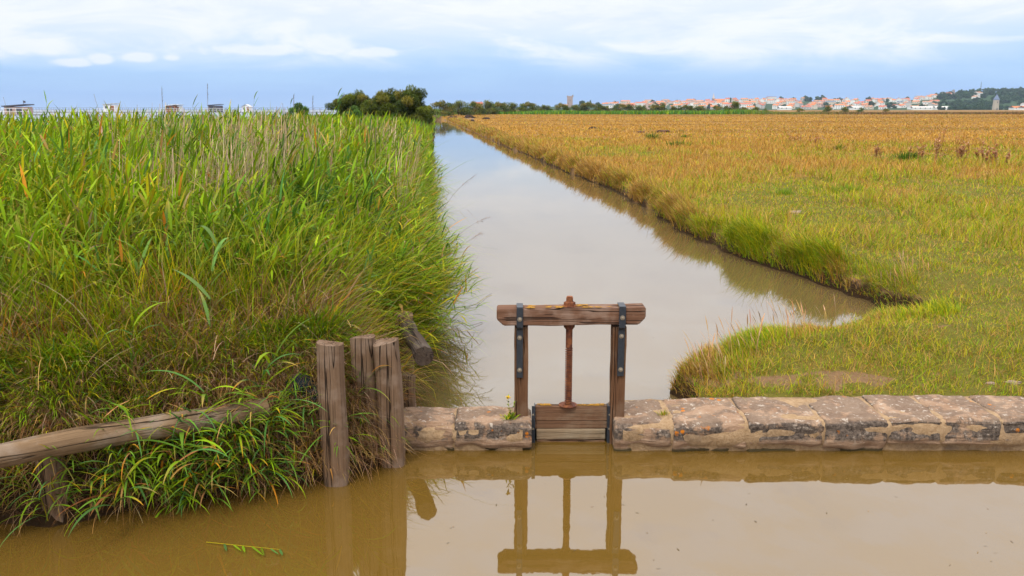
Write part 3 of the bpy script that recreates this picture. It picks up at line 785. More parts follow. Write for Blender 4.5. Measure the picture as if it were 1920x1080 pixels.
# ---- left bank: reeds
def left_bank():
    B = Blades(); D = Blades()
    # -- fine lush grass of the front and of the edge
    n = 170000
    x, y = polar(n, 4.2, 26, -40, 0)
    z, dc, db, d, left = lsel(x, y)
    fr = np.clip(1.25 - .25*np.maximum(db-1.2, 0)/2., .25, 1)
    cl = fbm(x*2.2, y*2.2, 5)
    keep = left & (d > .12) & (rng.random(n) < np.where(db < 4.2, 1, .35)) & (z > .1) & (rng.random(n) < sstep(cl, .18, .42))
    x, y, z, d, db, dc, cl = (q[keep] for q in (x, y, z, d, db, dc, cl)); n = len(x)
    hgt = np.interp(db, [.1, .4, .8, 1.5, 3.5, 6], [.15, .24, .38, .48, .58, .7])*rng.lognormal(0, .28, n)*(.6+.8*cl)
    r = np.hypot(x, y)
    hue = fbm(x*.8, y*.8, 51); f = sstep(hue, .35, .65)[:, None]
    col = pick([G_BRIGHT, G_YEL, G_MID], n, [.48, .42, .10])*f + pick([G_MID, G_BRIGHT, G_DEEP, G_YEL], n, [.38, .32, .12, .18])*(1-f)
    col = col*np.exp(rng.normal(0, .22, (n, 1)))
    dry = rng.random(n) < np.interp(db, [0, .5, 1.0, 1.5, 4], [.58, .50, .36, .12, .08])*(.5+sstep(fbm(x*1.7, y*1.7, 71), .4, .65))
    col = np.where(dry[:, None], pick([STRAW, BROWN, TAN, ORANGE], n, [.40, .33, .20, .07]), col)
    # lean outwards over the water near the edge
    e = .05
    gxv = (np.minimum(*dists(x+e, y)) - np.minimum(*dists(x-e, y))); gyv = (np.minimum(*dists(x, y+e)) - np.minimum(*dists(x, y-e)))
    out = np.arctan2(-gxv, -gyv)
    edge = np.exp(-np.maximum(d-.1, 0)/.55)
    azz = np.where(rng.random(n) < .35+.6*edge, out + rng.normal(0, .6, n), rng.uniform(0, TAU, n))
    B.add(np.stack([x, y, z-.02], -1), hgt*(1+.35*edge), np.maximum(.0075, r*.00085)*rng.uniform(.6, 1.8, n), azz, rng.uniform(0, .55, n)+edge*.35, rng.uniform(.2, 1.2, n)+edge*rng.uniform(.3, 1.5, n), col, 4)
    # -- seed heads standing above it (pale yellow)
    n = 2200; x, y = polar(n, 6.5, 14, -33, -3); z, dc, db, d, left = lsel(x, y)
    k = left & (db > 1.0) & (db < 5) & (dc > .4); x, y, z = x[k], y[k], z[k]; n = len(x)
    hh = rng.uniform(.45, .85, n)
    aa = rng.uniform(0, TAU, n); t0 = rng.uniform(0, .35, n); t1 = rng.uniform(0, .5, n); c = pick([(.30, .31, .03), (.33, .30, .04), (.24, .28, .03)], n)
    B.add(np.stack([x, y, z], -1), hh, .005, aa, t0, t1, c, 5, prof=[.5, .5, .5, .6, 1.8, .4], roll=0)
    # -- reeds: culms with alternate leaves, taller away from the front
    n = 9500; x, y = polar(n, 7.2, 40, -41, 0); z, dc, db, d, left = lsel(x, y)
    rd = fbm(x*.55+3, y*.4, 91)
    k = left & (db > 1.05) & (rng.random(n) < np.interp(db, [1.05, 2.0], [.35, 1.])) & (d > .15) & (rng.random(n) < sstep(rd, .2, .55)+.15) & (dc < 26)
    x, y, z, db, dc = x[k], y[k], z[k], db[k], dc[k]; n = len(x); r = np.hypot(x, y)
    top = np.interp(db, [1.0, 1.6, 2.5, 4.2, 7, 12], [.48, .60, .78, .98, 1.12, 1.17])*np.interp(dc, [.1, .5, 1.2], [.62, .85, 1.])
    hh = top*rng.normal(.92, .10, n).clip(.6, 1.06)*(.80+.34*fbm(x*.9, y*.6, 37))
    hh = np.where(rng.random(n) < .02, hh*1.16, hh)
    outr = np.exp(-dc/.45)
    ca = np.where(rng.random(n) < outr, math.pi/2+rng.normal(0, .5, n), rng.normal(math.pi*.35, 1.1, n)); c0 = rng.uniform(0, .10, n)+outr*rng.uniform(.1, .5, n); c1 = rng.uniform(.0, .25, n)+outr*.3
    hue = sstep(fbm(x*.5, y*.5, 17), .35, .65)[:, None]
    ccol = pick([(.15, .17, .03), (.22, .20, .05)], n)
    P = B.add(np.stack([x, y, z-.03], -1), hh, np.maximum(.007, r*.0006), ca, c0, c1, ccol, 6, 'stalk', roll=0)
    lc = pick([G_BRIGHT, G_YEL, G_BLUE, G_MID], n, [.52, .20, .05, .23])*hue + pick([G_MID, G_BLUE, G_BRIGHT, G_DEEP], n, [.38, .08, .34, .20])*(1-hue)
    for L in range(9):
        f = .24 + .76*L/8.5; seg = f*6; i = int(min(seg, 5)); t = seg-i
        root = P[:, i]*(1-t) + P[:, min(i+1, 6)]*t
        kk = rng.random(n) < .92; m = kk.sum()
        la = ca[kk]*0 + rng.uniform(0, TAU, m)*.0 + (rng.uniform(0, TAU, m))
        wind = rng.random(m) < .5; la = np.where(wind, rng.normal(1.75, .7, m), la)
        ln = rng.uniform(.24, .46, m)*np.interp(f, [.2, .6, 1], [.85, 1.1, .85])*np.clip(hh[kk]+.15, .6, 1.2)
        up = f > .9
        c = lc[kk]*np.exp(rng.normal(0, .24, (m, 1)))
        dr = rng.random(m) < (.26 if f < .45 else .05)
        c = np.where(dr[:, None], pick([STRAW, ORANGE, TAN, (.30, .22, .03)], m, [.4, .25, .2, .15]), c)
        wv = np.maximum(.026, r[kk]*.0017)*rng.uniform(.7, 1.35, m)
        B.add(root[kk], ln, wv, la, rng.uniform(.08, .6, m) if up else rng.uniform(.45, 1.25, m), rng.uniform(.1, .9, m) if up else rng.uniform(.3, 1.6, m), c, 4, 'leaf', tip=np.where(rng.random((m, 1)) < .22, pick([STRAW, (.30, .24, .02)], m), c))
    n = 2600; y = 7.2*np.exp(rng.random(n)*math.log(34/7.2)); y = np.where(rng.random(n) < .5, rng.normal(9.6, 1.3, n), y); x = canal_left(y) - rng.uniform(-.02, .55, n)
    z, dc, db, d, left = lsel(x, y); k = (y > 7.2) & (z > .1) & (rng.random(n) < sstep(fbm(y*1.1, y*0+4, 57), .25, .5)); x, y, z = x[k], y[k], z[k]; n = len(x); r = np.hypot(x, y)
    bul = np.exp(-((y-9.6)/1.8)**2)
    a_ = rng.normal(1.75, .6, n); hh = rng.uniform(.45, .95, n)*(.75+.35*bul)
    P = B.add(np.stack([x, y, z-.03], -1), hh, .007, a_, rng.uniform(.2, .7, n)+.25*bul, rng.uniform(.3, 1.1, n), pick([(.20, .17, .05), (.26, .17, .08), G_MID], n), 6, 'stalk', roll=0)
    for L in range(8):
        seg = (.2+.8*L/7)*6; i = int(min(seg, 5)); t = seg-i; root = P[:, i]*(1-t)+P[:, i+1]*t
        c = pick([G_BRIGHT, G_YEL, G_MID, G_DEEP], n, [.36, .2, .3, .14]); c = np.where(rng.random((n, 1)) < .12, pick([STRAW, TAN, ORANGE], n), c)
        B.add(root, rng.uniform(.18, .36, n), np.maximum(.014, r*.0012)*rng.uniform(.7, 1.3, n), a_+rng.normal(0, .7, n), rng.uniform(.6, 1.5, n), rng.uniform(.1, 1.1, n), c, 4, 'leaf')
    # -- mats of low leaves that fill the depth of the stand
    n = 31000; x, y = polar(n, 7.5, 60, -41, 0); z, dc, db, d, left = lsel(x, y)
    k = left & (db > 1.5) & (d > .2) & (dc < 30); x, y, z, db, dc = x[k], y[k], z[k], db[k], dc[k]; n = len(x); r = np.hypot(x, y)
    hh = np.interp(db, [1.5, 2.5, 4.5, 8], [.30, .48, .70, .95])*rng.uniform(.5, 1.08, n)*(.7+.6*fbm(x*.9, y*.6, 37))*np.interp(dc, [.1, .6, 1.2], [.6, .85, 1.])
    hue = sstep(fbm(x*.7, y*.5, 23), .35, .65)[:, None]
    col = pick([G_BRIGHT, G_YEL, G_MID], n, [.48, .24, .28])*hue + pick([G_MID, G_DEEP, G_BRIGHT], n, [.45, .25, .3])*(1-hue)
    col = np.where(rng.random((n, 1)) < .12, pick([STRAW, ORANGE, TAN], n), col)
    far = sstep(-x/np.maximum(y, 1), .42, .58)[:, None]*.55      # the far side of the dyke carries seeding grass
    col = col*(1-far) + pick([(.27, .20, .04), (.24, .22, .025)], n)*far
    B.add(np.stack([x, y, z-.03], -1), hh, np.maximum(.010, r*.0009)*rng.uniform(.7, 1.4, n), rng.normal(1.4, 1.3, n), rng.uniform(.05, .6, n), rng.uniform(.2, 1.4, n), col, 4)
    # -- farther along the dyke to the trees: larger tufts
    n = 26000; x, y = polar(n, 38, 190, -40, -2); z, dc, db, d, left = lsel(x, y)
    k = left & (d > .1) & (dc < 20); x, y, z, dc = x[k], y[k], z[k], dc[k]; n = len(x); r = np.hypot(x, y)
    hue = sstep(fbm(x*.12, y*.07, 29), .4, .6)[:, None]
    col = pick([G_BRIGHT, G_BLUE, G_MID], n, [.5, .2, .3])*hue + pick([G_MID, G_YEL, (.24, .20, .05)], n, [.45, .3, .25])*(1-hue)
    B.add(np.stack([x, y, z-.05], -1), np.interp(dc, [0, .6, 2], [.7, 1.0, 1.15])*rng.uniform(.7, 1.02, n), r*.0013, rng.uniform(0, TAU, n), rng.uniform(0, .3, n), rng.uniform(.1, .8, n), col, 3)
    # -- last year's dead culms, in stands
    n = 10000; x, y = polar(n, 8.0, 24, -26, -4.5); z, dc, db, d, left = lsel(x, y)
    st = fbm(x*.6, y*.28, 45)
    px = 960+1600*x/y
    k = left & (db > 2.0) & (d > .25) & (rng.random(n) < sstep(st, .44, .62)*np.interp(px, [250, 420, 600, 760, 800], [.25, 1., 1., .8, .4])); x, y, z, db = x[k], y[k], z[k], db[k]; n = len(x); r = np.hypot(x, y)
    hh = np.interp(db, [2, 4, 8], [.95, 1.18, 1.30])*rng.normal(.90, .13, n)
    cc = pick([(.48, .34, .23), (.54, .40, .28), (.38, .26, .16)], n)
    P = D.add(np.stack([x, y, z], -1), hh, np.maximum(.010, r*.001), rng.normal(1.4, .7, n), rng.uniform(0, .3, n), rng.uniform(0, .2, n), cc, 5, 'stalk', roll=0)
    q = rng.random(n) < .25
    # -- a skirt of dead matted stems hanging down the face of the bank
    n = 30000; x, y = polar(n, 4.3, 8.5, -38, -5); z, dc, db, d, left = lsel(x, y)
    mt = fbm(x*2.6, y*2.6, 83)
    k = left & (db > .10) & (db < 1.05) & (rng.random(n) < sstep(mt, .36, .58)); x, y, z, db = x[k], y[k], z[k], db[k]; n = len(x)
    azz = rng.normal(2.6, .9, n)
    D.add(np.stack([x, y, z], -1), rng.uniform(.12, .42, n), .0045, azz, rng.uniform(.5, 1.3, n), rng.uniform(.6, 1.7, n), pick([BROWN, STRAW, TAN, (.24, .13, .06)], n, [.38, .22, .16, .24]), 5)
    # -- the steep face itself, sampled along the water line so that it is as thick as the top
    seg = LEFTB[:]; L = np.array([np.hypot(*(seg[i+1]-seg[i])) for i in range(len(seg)-1)]); cum = np.concatenate([[0], np.cumsum(L)])
    n = 42000; t = rng.uniform(0, cum[-1], n); i = np.clip(np.searchsorted(cum, t)-1, 0, len(L)-1); f = (t-cum[i])/L[i]
    A = np.array(seg); p = A[i]*(1-f[:, None]) + A[i+1]*f[:, None]; dirv = (A[i+1]-A[i])/L[i][:, None]; nrm = np.stack([-dirv[:, 1], dirv[:, 0]], -1)
    dd = rng.uniform(.0, .75, n); p = p + nrm*dd[:, None] + rng.normal(0, .03, (n, 2))
    cl = fbm(t*2.1, dd*1.5, 97); px = 960+1600*p[:, 0]/np.maximum(p[:, 1], .1)
    z, dc, db, d, left = lsel(p[:, 0], p[:, 1]); outa = np.arctan2(-nrm[i*0+np.arange(n), 0], -nrm[:, 1])
    k = left & (z > .03) & (rng.random(n) < (.18+.82*sstep(cl, .28, .50))*np.where((px > 235) & (px < 520) & (dd < .38), .55, 1.)); p, z, cl, outa, dd, t = p[k], z[k], cl[k], outa[k], dd[k], t[k]; n = len(z)
    gr = rng.random(n) < (.10+.75*sstep(fbm(t*1.3+7, dd, 33), .36, .60))*np.interp(dd, [0, .25, .4, .75], [1., .9, .55, .6])
    cg = pick([G_BRIGHT, G_MID, G_YEL, G_BLUE], n, [.42, .28, .2, .10]); cdry = pick([BROWN, STRAW, TAN, (.24, .13, .06)], n, [.38, .18, .16, .28])
    B.add(np.stack([p[:, 0], p[:, 1], z-.01], -1)[gr], rng.uniform(.14, .42, n)[gr], (.006*rng.uniform(.7, 2.0, n))[gr], (outa+rng.normal(0, .7, n))[gr], rng.uniform(.2, .8, n)[gr], rng.uniform(.3, 1.6, n)[gr], cg[gr], 5, 'leaf')
    dr = ~gr
    D.add(np.stack([p[:, 0], p[:, 1], z], -1)[dr], rng.uniform(.12, .38, n)[dr], .005, (outa+rng.normal(0, .6, n))[dr], rng.uniform(.7, 1.6, n)[dr], rng.uniform(.5, 1.5, n)[dr], cdry[dr], 5)
    n = 260; t = rng.uniform(0, cum[-1], n); i = np.clip(np.searchsorted(cum, t)-1, 0, len(L)-1); f = (t-cum[i])/L[i]
    p = A[i]*(1-f[:, None]) + A[i+1]*f[:, None]; dirv = (A[i+1]-A[i])/L[i][:, None]; nrm = np.stack([-dirv[:, 1], dirv[:, 0]], -1); p = p + nrm*rng.uniform(.3, 1.3, n)[:, None]
    z = ground_z(p[:, 0], p[:, 1]); D.add(np.stack([p[:, 0], p[:, 1], z], -1), rng.uniform(.4, .85, n), .0065, rng.normal(2.4, 1.2, n), rng.uniform(.2, 1., n), rng.uniform(.4, 1.5, n), pick([TAN, STRAW, (.28, .17, .09)], n), 7, 'stalk')
    # -- young broad reeds standing out of the foot of the bank
    n = 300; t = rng.uniform(0, cum[-1]*.9, n); i = np.clip(np.searchsorted(cum, t)-1, 0, len(L)-1); f = (t-cum[i])/L[i]
    p = A[i]*(1-f[:, None]) + A[i+1]*f[:, None]; dirv = (A[i+1]-A[i])/L[i][:, None]; nrm = np.stack([-dirv[:, 1], dirv[:, 0]], -1)
    px = 960+1600*p[:, 0]/p[:, 1]*.96; k = rng.random(n) < np.interp(px, [-300, 80, 150, 240, 500, 540, 600, 800], [.1, .12, .32, .95, 1., .30, .15, .15]); p, nrm = p[k], nrm[k]; n = len(p)
    p = p + nrm*rng.uniform(-.02, .15, n)[:, None]; z = ground_z(p[:, 0], p[:, 1]); z = np.maximum(z, -.02)
    outa = np.arctan2(-nrm[:, 0], -nrm[:, 1]); hh = rng.uniform(.20, .50, n); az_ = outa+rng.normal(0, .7, n)
    P = B.add(np.stack([p[:, 0], p[:, 1], z-.02], -1), hh, .007, az_, rng.uniform(.1, .5, n), rng.uniform(.2, .9, n), pick([G_MID, G_YEL], n), 6, 'stalk', roll=0)
    for q in range(8):
        sgm = (.15+.85*q/7)*6; j = int(min(sgm, 5)); tt = sgm-j; root = P[:, j]*(1-tt)+P[:, j+1]*tt
        c = pick([G_BRIGHT, G_MID, G_BLUE, (.14, .28, .03)], n); dr2 = rng.random(n) < .10; c = np.where(dr2[:, None], pick([STRAW, ORANGE, (.35, .17, .07)], n), c)
        B.add(root, rng.uniform(.18, .42, n), rng.uniform(.009, .018, n), az_+rng.normal(0, .9, n), rng.uniform(.5, 1.3, n), rng.uniform(.5, 1.9, n), c, 7, 'leaf', tip=np.where(rng.random((n, 1)) < .2, pick([ORANGE, STRAW], n), c))
    o = B.build('reed_foliage', M_LEAF); tag(o, 'dense green reeds and lush grass covering the dyke', 'reeds', kind='stuff')
    o = D.build('dead_reed_foliage', M_DRY); tag(o, 'bleached dead stems standing and hanging among the green reeds', 'dead reeds', kind='stuff')
left_bank()

# ---- pasture
def pasture():
    B = Blades()
    n = 330000; x, y = polar(n, 6.5, 60, -6, 40)
    z, dc, db, d, left = lsel(x, y)
    g, dirt = field_green(x, y); r = np.hypot(x, y)
    k = (~left) & (dc > .02) & (y > 6.86+.08*vnoise(x*4, x*0, 3)) & (rng.random(n) > dirt*.80) & (z > .17)
    x, y, z, dc, g, r = (q[k] for q in (x, y, z, dc, g, r)); n = len(x)
    rough = fbm(x*1.3, y*1.1, 13); tuft = sstep(fbm(x*4.2, y*3.5, 15), .45, .7)
    tall = sstep(r, 13, 19)*(1-g)
    hh = (.035 + .06*rough + .06*tuft + .12*tall*(.3+1.2*rough) + .17*sstep(fbm(x*.6+8, y*.42, 87), .50, .66)*sstep(r, 10, 16))*rng.lognormal(0, .3, n)
    cg = pick([G_BRIGHT, G_YEL, G_MID, STRAW], n, [.22, .36, .12, .30]); cd = pick([GOLD, GOLD2, STRAW, (.28, .14, .03)], n, [.42, .28, .2, .10])
    isg = rng.random(n) < np.clip(g*1.25+.04, 0, .90)
    col = np.where(isg[:, None], cg, cd)
    B.add(np.stack([x, y, z-.01], -1), hh, np.maximum(.005, r*.00062)*rng.uniform(.7, 1.5, n), rng.uniform(0, TAU, n), rng.uniform(0, 1.25, n), rng.uniform(.2, 1.5, n), col, 2)
    # the brow of the canal bank: longer tufts that hang over the edge
    n = 420000; x, y = polar(n, 6.5, 190, -9, 26); dc = poly_sd(x, y, CANAL); r = np.hypot(x, y)
    k = (dc > -.12) & (dc < np.maximum(.6, r*.018)) & (x > canal_left(y)+1.5) & (y > 6.85); x, y = x[k], y[k]
    z, dc, db, d, left = lsel(x, y); r = np.hypot(x, y); n = len(x)
    cl = fbm(x*1.5, y*1.5, 19, 3)
    k = (z > .15) & (rng.random(n) < sstep(cl, .34, .52)*1. + .10); x, y, z, dc, cl, r = (q[k] for q in (x, y, z, dc, cl, r)); n = len(x)
    e = .06
    out = np.arctan2(-(poly_sd(x+e, y, CANAL)-poly_sd(x-e, y, CANAL)), -(poly_sd(x, y+e, CANAL)-poly_sd(x, y-e, CANAL)))
    near = 1-sstep(r, 13, 22); ed = np.exp(-np.maximum(dc, 0)/.22)
    hue = fbm(x*.9, y*.9, 25)
    cg = pick([G_BRIGHT, G_YEL, G_MID, STRAW], n, [.34, .34, .17, .15]); cd = pick([GOLD, GOLD2, STRAW, BROWN], n, [.42, .22, .24, .12])
    isg = rng.random(n) < np.clip(sstep(hue, .25, .6)*(.35+.60*near) + .2*near, .05, .95)
    col = np.where(isg[:, None], cg, cd)
    col = np.where((rng.random(n) < .25*ed)[:, None], pick([BROWN, (.22, .14, .07)], n), col)
    B.add(np.stack([x, y, z-.01], -1), (.07+.20*cl)*rng.lognormal(0, .3, n)*(.6+.5*ed)*np.interp(r, [6.8, 9, 10.3, 11.5], [.4, .36, .42, 1.]), np.maximum(.005, r*.0006)*rng.uniform(.7, 1.4, n), out+rng.normal(0, .8, n), rng.uniform(0, .4, n)+.45*ed, rng.uniform(.2, 1.1, n)+ed*rng.uniform(.3, 1.4, n), col, 3)
    seg = np.array(RIGHT); L = np.hypot(*(seg[1:]-seg[:-1]).T); mid = np.hypot(*((seg[1:]+seg[:-1])/2).T); wgt = L/np.maximum(mid, 8)**1.1; cw = np.concatenate([[0], np.cumsum(wgt)])
    n = 90000; t = rng.uniform(0, cw[-1], n); i = np.clip(np.searchsorted(cw, t)-1, 0, len(L)-1); f = (t-cw[i])/wgt[i]
    p = seg[i]*(1-f[:, None]) + seg[i+1]*f[:, None]; dv = (seg[i+1]-seg[i])/L[i][:, None]; nr = np.stack([dv[:, 1], -dv[:, 0]], -1)
    dd = rng.uniform(-.04, .42, n); r = np.hypot(p[:, 0], p[:, 1]); p = p + nr*dd[:, None]*np.maximum(1, r/25)[:, None] + rng.normal(0, .05, (n, 2))
    cl = fbm(p[:, 0]*1.15+3, p[:, 1]*.95, 67, 3); z = ground_z(p[:, 0], p[:, 1]); outa = np.arctan2(-nr[:, 0], -nr[:, 1])
    k = (z > .15) & (p[:, 1] > 6.9) & (rng.random(n) < sstep(cl, .40, .54)); p, z, cl, r, outa, dd = p[k], z[k], cl[k], r[k], outa[k], dd[k]; n = len(z)
    nearw = 1-sstep(r, 14, 24); hue = fbm(p[:, 0]*.9+9, p[:, 1]*.8, 69)
    isg = rng.random(n) < sstep(hue, .25, .6)*(.25+.60*nearw)+.15*nearw
    col = np.where(isg[:, None], pick([G_BRIGHT, G_YEL, G_MID], n, [.35, .45, .2]), pick([GOLD, GOLD2, STRAW, (.25, .15, .06)], n, [.35, .25, .2, .2]))
    B.add(np.stack([p[:, 0], p[:, 1], z-.01], -1), (.10+.26*sstep(cl, .4, .62))*rng.lognormal(0, .25, n)*np.interp(r, [6.8, 9, 10.3, 11.5], [.32, .32, .42, 1.]), np.maximum(.0055, r*.0007)*rng.uniform(.7, 1.4, n), outa+rng.normal(0, .8, n), rng.uniform(.0, .5, n), rng.uniform(.5, 1.7, n), col, 4)
    # the far meadow: bigger strokes for the grain of standing hay
    n = 130000; x, y = polar(n, 45, 430, -6, 40); z, dc, db, d, left = lsel(x, y)
    g, dirt = field_green(x, y); k = (~left) & (dc > .2) & (y < 300) & (x > -30); x, y, z, g = x[k], y[k], z[k], g[k]; n = len(x); r = np.hypot(x, y)
    band = fbm(x*.02, y*.09, 55, 4)
    col = np.where((rng.random(n) < g*1.2)[:, None], pick([G_YEL, (.17, .16, .03)], n), pick([GOLD, GOLD2, (.31, .17, .035)], n, [.6, .2, .2], .05)*(.80+.40*sstep(band, .35, .62))[:, None])
    B.add(np.stack([x, y, z-.02], -1), (.08+.12*band)*rng.lognormal(0, .3, n), r*.0013, rng.uniform(0, TAU, n), rng.uniform(0, .9, n), rng.uniform(.2, 1.2, n), col, 2)
    o = B.build('pasture_grass', M_LEAF); tag(o, 'golden and green pasture grass cropped short near the wall', 'grass', kind='stuff')
    # wispy seed stems along the near corner of the bank
    D = Blades()
    pts = []
    for px, py, m, s in [(1272, 738, 26, 8), (1290, 712, 20, 14), (1340, 684, 30, 22), (1400, 658, 34, 22), (1455, 634, 34, 25), (1520, 618, 22, 25), (1620, 575, 30, 25), (1640, 560, 70, 22), (1690, 530, 60, 30), (1560, 540, 40, 25), (1250, 420, 30, 30), (1350, 470, 30, 30)]:
        for q in range(m):
            pts.append(onz(px+rng.normal(0, s), py+rng.normal(0, 6), .42)[:2])
    pts = np.array(pts); z, dc, db, d, left = lsel(pts[:, 0], pts[:, 1]); k = (z > .18) & (dc > -.03) & (pts[:, 1] > 6.85)
    pts, z = pts[k], z[k]; n = len(z)
    D.add(np.stack([pts[:, 0], pts[:, 1], z], -1), rng.uniform(.2, .42, n), .006, rng.normal(-1.1, .8, n), rng.uniform(0, .35, n), rng.uniform(.1, .8, n), pick([STRAW, (.40, .22, .10), TAN], n), 7, prof=[.55, .5, .5, .5, .5, 1.5, 1.6, .4], roll=0)
    o = D.build('seed_stem_grass', M_DRY); tag(o, 'wispy seeding grass stems along the rounded canal corner', 'grass', kind='stuff')
pasture()

# ---- green belt of reeds at the end of the meadow
def belt():
    B = Blades(); n = 26000
    px = rng.uniform(806, 2300, n); y = rng.uniform(298, 318, n); x = (px-960)/1600*y
    z = ground_z(x, y); hgt = 1.65 + 1.3*(fbm(x*.06, y*.02, 5)-.5)
    br = sstep(px + (fbm(x*.03, x*0, 6)-.5)*300, 1380, 1640)[:, None]
    col = pick([G_BRIGHT, (.09, .23, .02), (.07, .20, .02)], n)*(1-br) + pick([(.20, .12, .06), (.25, .14, .06), (.15, .12, .03)], n)*br
    B.add(np.stack([x, y, z-.1], -1), hgt*rng.uniform(.6, 1.05, n)*(1-.3*br[:, 0]), .42, rng.uniform(0, TAU, n), rng.uniform(0, .3, n), rng.uniform(0, .8, n), col, 2)
    o = B.build('far_reed_foliage', M_LEAF); tag(o, 'strip of green reeds turning brown along the end of the meadow', 'reeds', kind='stuff')
belt()

# ---- single plants one can point at
def reed_plant(name, label, base, az, lean, L, nl, ll, pal, seed, cat='reed', head=None, group=None, droop=(.6, 1.6), stemc=(.12, .15, .03), sw=.007, hook=0., lw=.022, z=None):
    global rng
    keep = rng; rng = np.random.default_rng(seed)
    root = np.array([[0., 0., 0.]])
    St = Blades(); P = St.add(root, L, sw, az, lean[0], lean[1], np.array([stemc]), 10, 'stalk', roll=0)[0]
    St.add(root, L, sw, az, lean[0], lean[1], np.array([stemc]), 10, 'stalk', roll=math.pi/2*.98)
    e = empty(name, tuple(base)); tag(e, label, cat, group)
    St.build('stem', M_DRY if head is not None else M_LEAF, e)
    if nl:
        B = Blades()
        for i in range(nl):
            f = .15+.85*i/max(1, nl-1); s = f*10; k = int(min(s, 9)); t = s-k
            rt = (P[k]*(1-t)+P[k+1]*t)[None]
            a = az + (1 if i % 2 else -1)*rng.uniform(.25, 1.5) + rng.normal(0, .3)
            c = pick(pal, 1)
            B.add(rt, ll*rng.uniform(.7, 1.25), lw*rng.uniform(.8, 1.2), a, lean[0]*.5+rng.uniform(.3, .8), rng.uniform(*droop), c, 9, 'leaf', roll=rng.uniform(-.4, .4), tip=pick([STRAW, ORANGE], 1) if rng.random() < .35 else None)
        B.build('leaf_spray', M_LEAF, e)
    if head is not None:
        B = Blades(); tip = P[-1]; d = P[-1]-P[-2]; d = d/np.linalg.norm(d); ta = math.acos(max(-1, min(1, d[2])))
        m = 46
        for i in range(m):
            f = i/m; k = 10-f*1.8; k0 = int(min(k, 9)); t = k-k0
            rt = (P[k0]*(1-t)+P[k0+1]*t)[None]
            B.add(rt, rng.uniform(.03, .075), .006, az+rng.normal(0, .5), ta+rng.uniform(-.3, .5), rng.uniform(.3, 1.4), pick(head, 1), 3, 'leaf')
        B.build('seed_head', M_DRY, e)
    rng = keep; return e
GREENS = [G_BRIGHT, G_MID, G_BLUE, (.11, .22, .02)]
def gp(px, py, z): q = onz(px, py, z); return (q[0], q[1], z)
reed_plant('reed_plant', 'broad leaved green reed flopping from the bank down to the water', gp(345, 850, .24), 2.75, (.75, 1.2), .80, 12, .42, GREENS, 3, lw=.028)
reed_plant('reed_plant', 'green reed leaning over the long log with arching leaves', gp(400, 840, .28), 2.9, (.15, .8), .60, 10, .40, GREENS, 4, lw=.026)
reed_plant('reed_plant', 'green reed with a browned lower leaf at the water under the log', gp(300, 885, .16), 2.6, (.6, 1.3), .62, 11, .36, GREENS+[(.30, .14, .05)], 5, lw=.026)
reed_plant('reed_plant', 'short green reed at the foot of the bank beside the dark stub', gp(450, 880, .14), 3.0, (.2, .7), .50, 9, .34, GREENS, 6, lw=.022)
reed_plant('reed_plant', 'upright green reed sprouting between two buried stakes', gp(250, 735, .72), 2.4, (.1, .4), .58, 8, .34, GREENS, 7, lw=.026)
reed_plant('reed_plant', 'pale green reed with a bent banner leaf in the lush grass', gp(395, 640, .98), .5, (.05, .25), .72, 7, .42, [(.16, .26, .06), (.12, .22, .05)], 8, lw=.032)
reed_plant('reed_plant', 'drooping reed beside the solitary timber pile', gp(480, 760, .55), 2.3, (.3, .9), .62, 9, .38, GREENS, 9, lw=.026)
reed_plant('reed_plant', 'sprawling reed trailing its leaves in the brown water', gp(240, 930, .08), 2.9, (.9, .9), .42, 10, .40, GREENS+[(.35, .15, .05)], 10, lw=.026)
reed_plant('reed_plant', 'slim reed rising through the log shadow with narrow leaves', gp(330, 905, .10), 2.2, (.2, .6), .52, 9, .36, GREENS, 12, lw=.02)
reed_plant('dry_reed', 'orange withered reed standing out in the green grass', gp(208, 480, 1.10), .3, (.0, .1), .52, 7, .24, [(.55, .20, .05), (.60, .26, .08)], 13, stemc=(.40, .18, .05), lw=.026, droop=(.1, .9))
reed_plant('dry_reed', 'yellow withered reed with flat leaves low in the grass', gp(160, 560, 1.05), 4.9, (.2, .4), .40, 6, .30, [(.50, .30, .04), (.50, .24, .03)], 14, stemc=(.40, .22, .05), droop=(.3, .9))
FE = [(.17, .11, .09), (.24, .17, .13)]
for (bx, by, z, az_, ln, L, sd, lb) in [(812, 545, .45, 1.2, (.42, .75), .95, 21, 'dead reed arching over the canal, its drooping plume lowest of the three'), (808, 520, .6, 1.25, (.42, .9), 1.08, 22, 'dead reed with a tight curled plume over the canal, between two others'), (800, 490, .75, 1.1, (.18, .9), 1.30, 23, 'dead reed curled at the tip, farthest along the canal edge')]:
    reed_plant('dead_reed', lb, gp(bx, by, z), az_, ln, L, 0, .2, FE, sd, head=FE, stemc=(.16, .11, .08), sw=.007)
for k, (bx, by, z, L, sd, lb) in enumerate([(313, 330, 1.15, 1.95, 31, 'tall bare dead culm breaking the skyline beside the fishing hut with the brown wall'), (397, 330, 1.15, 2.02, 32, 'tallest dead culm on the skyline, in front of the dark roofed hut'), (590, 330, 1.15, 1.75, 33, 'thin dead culm on the skyline near the round bush by the pier'), (555, 330, 1.15, 1.78, 34, 'thin dead culm rising over the pier railing between hut and bush'), (706, 400, 1.1, 1.25, 35, 'leaning bleached culm in front of the tamarisk clump'), (517, 420, 1.12, 1.42, 36, 'long bleached culm standing upright in the middle of the green reeds')]):
    reed_plant('dead_reed', lb, gp(bx, by, z), 1.2, (.0, .05), L, 0, .2, FE, sd, head=[(.13, .09, .08), (.2, .14, .1)], stemc=(.34, .26, .18), sw=.011)
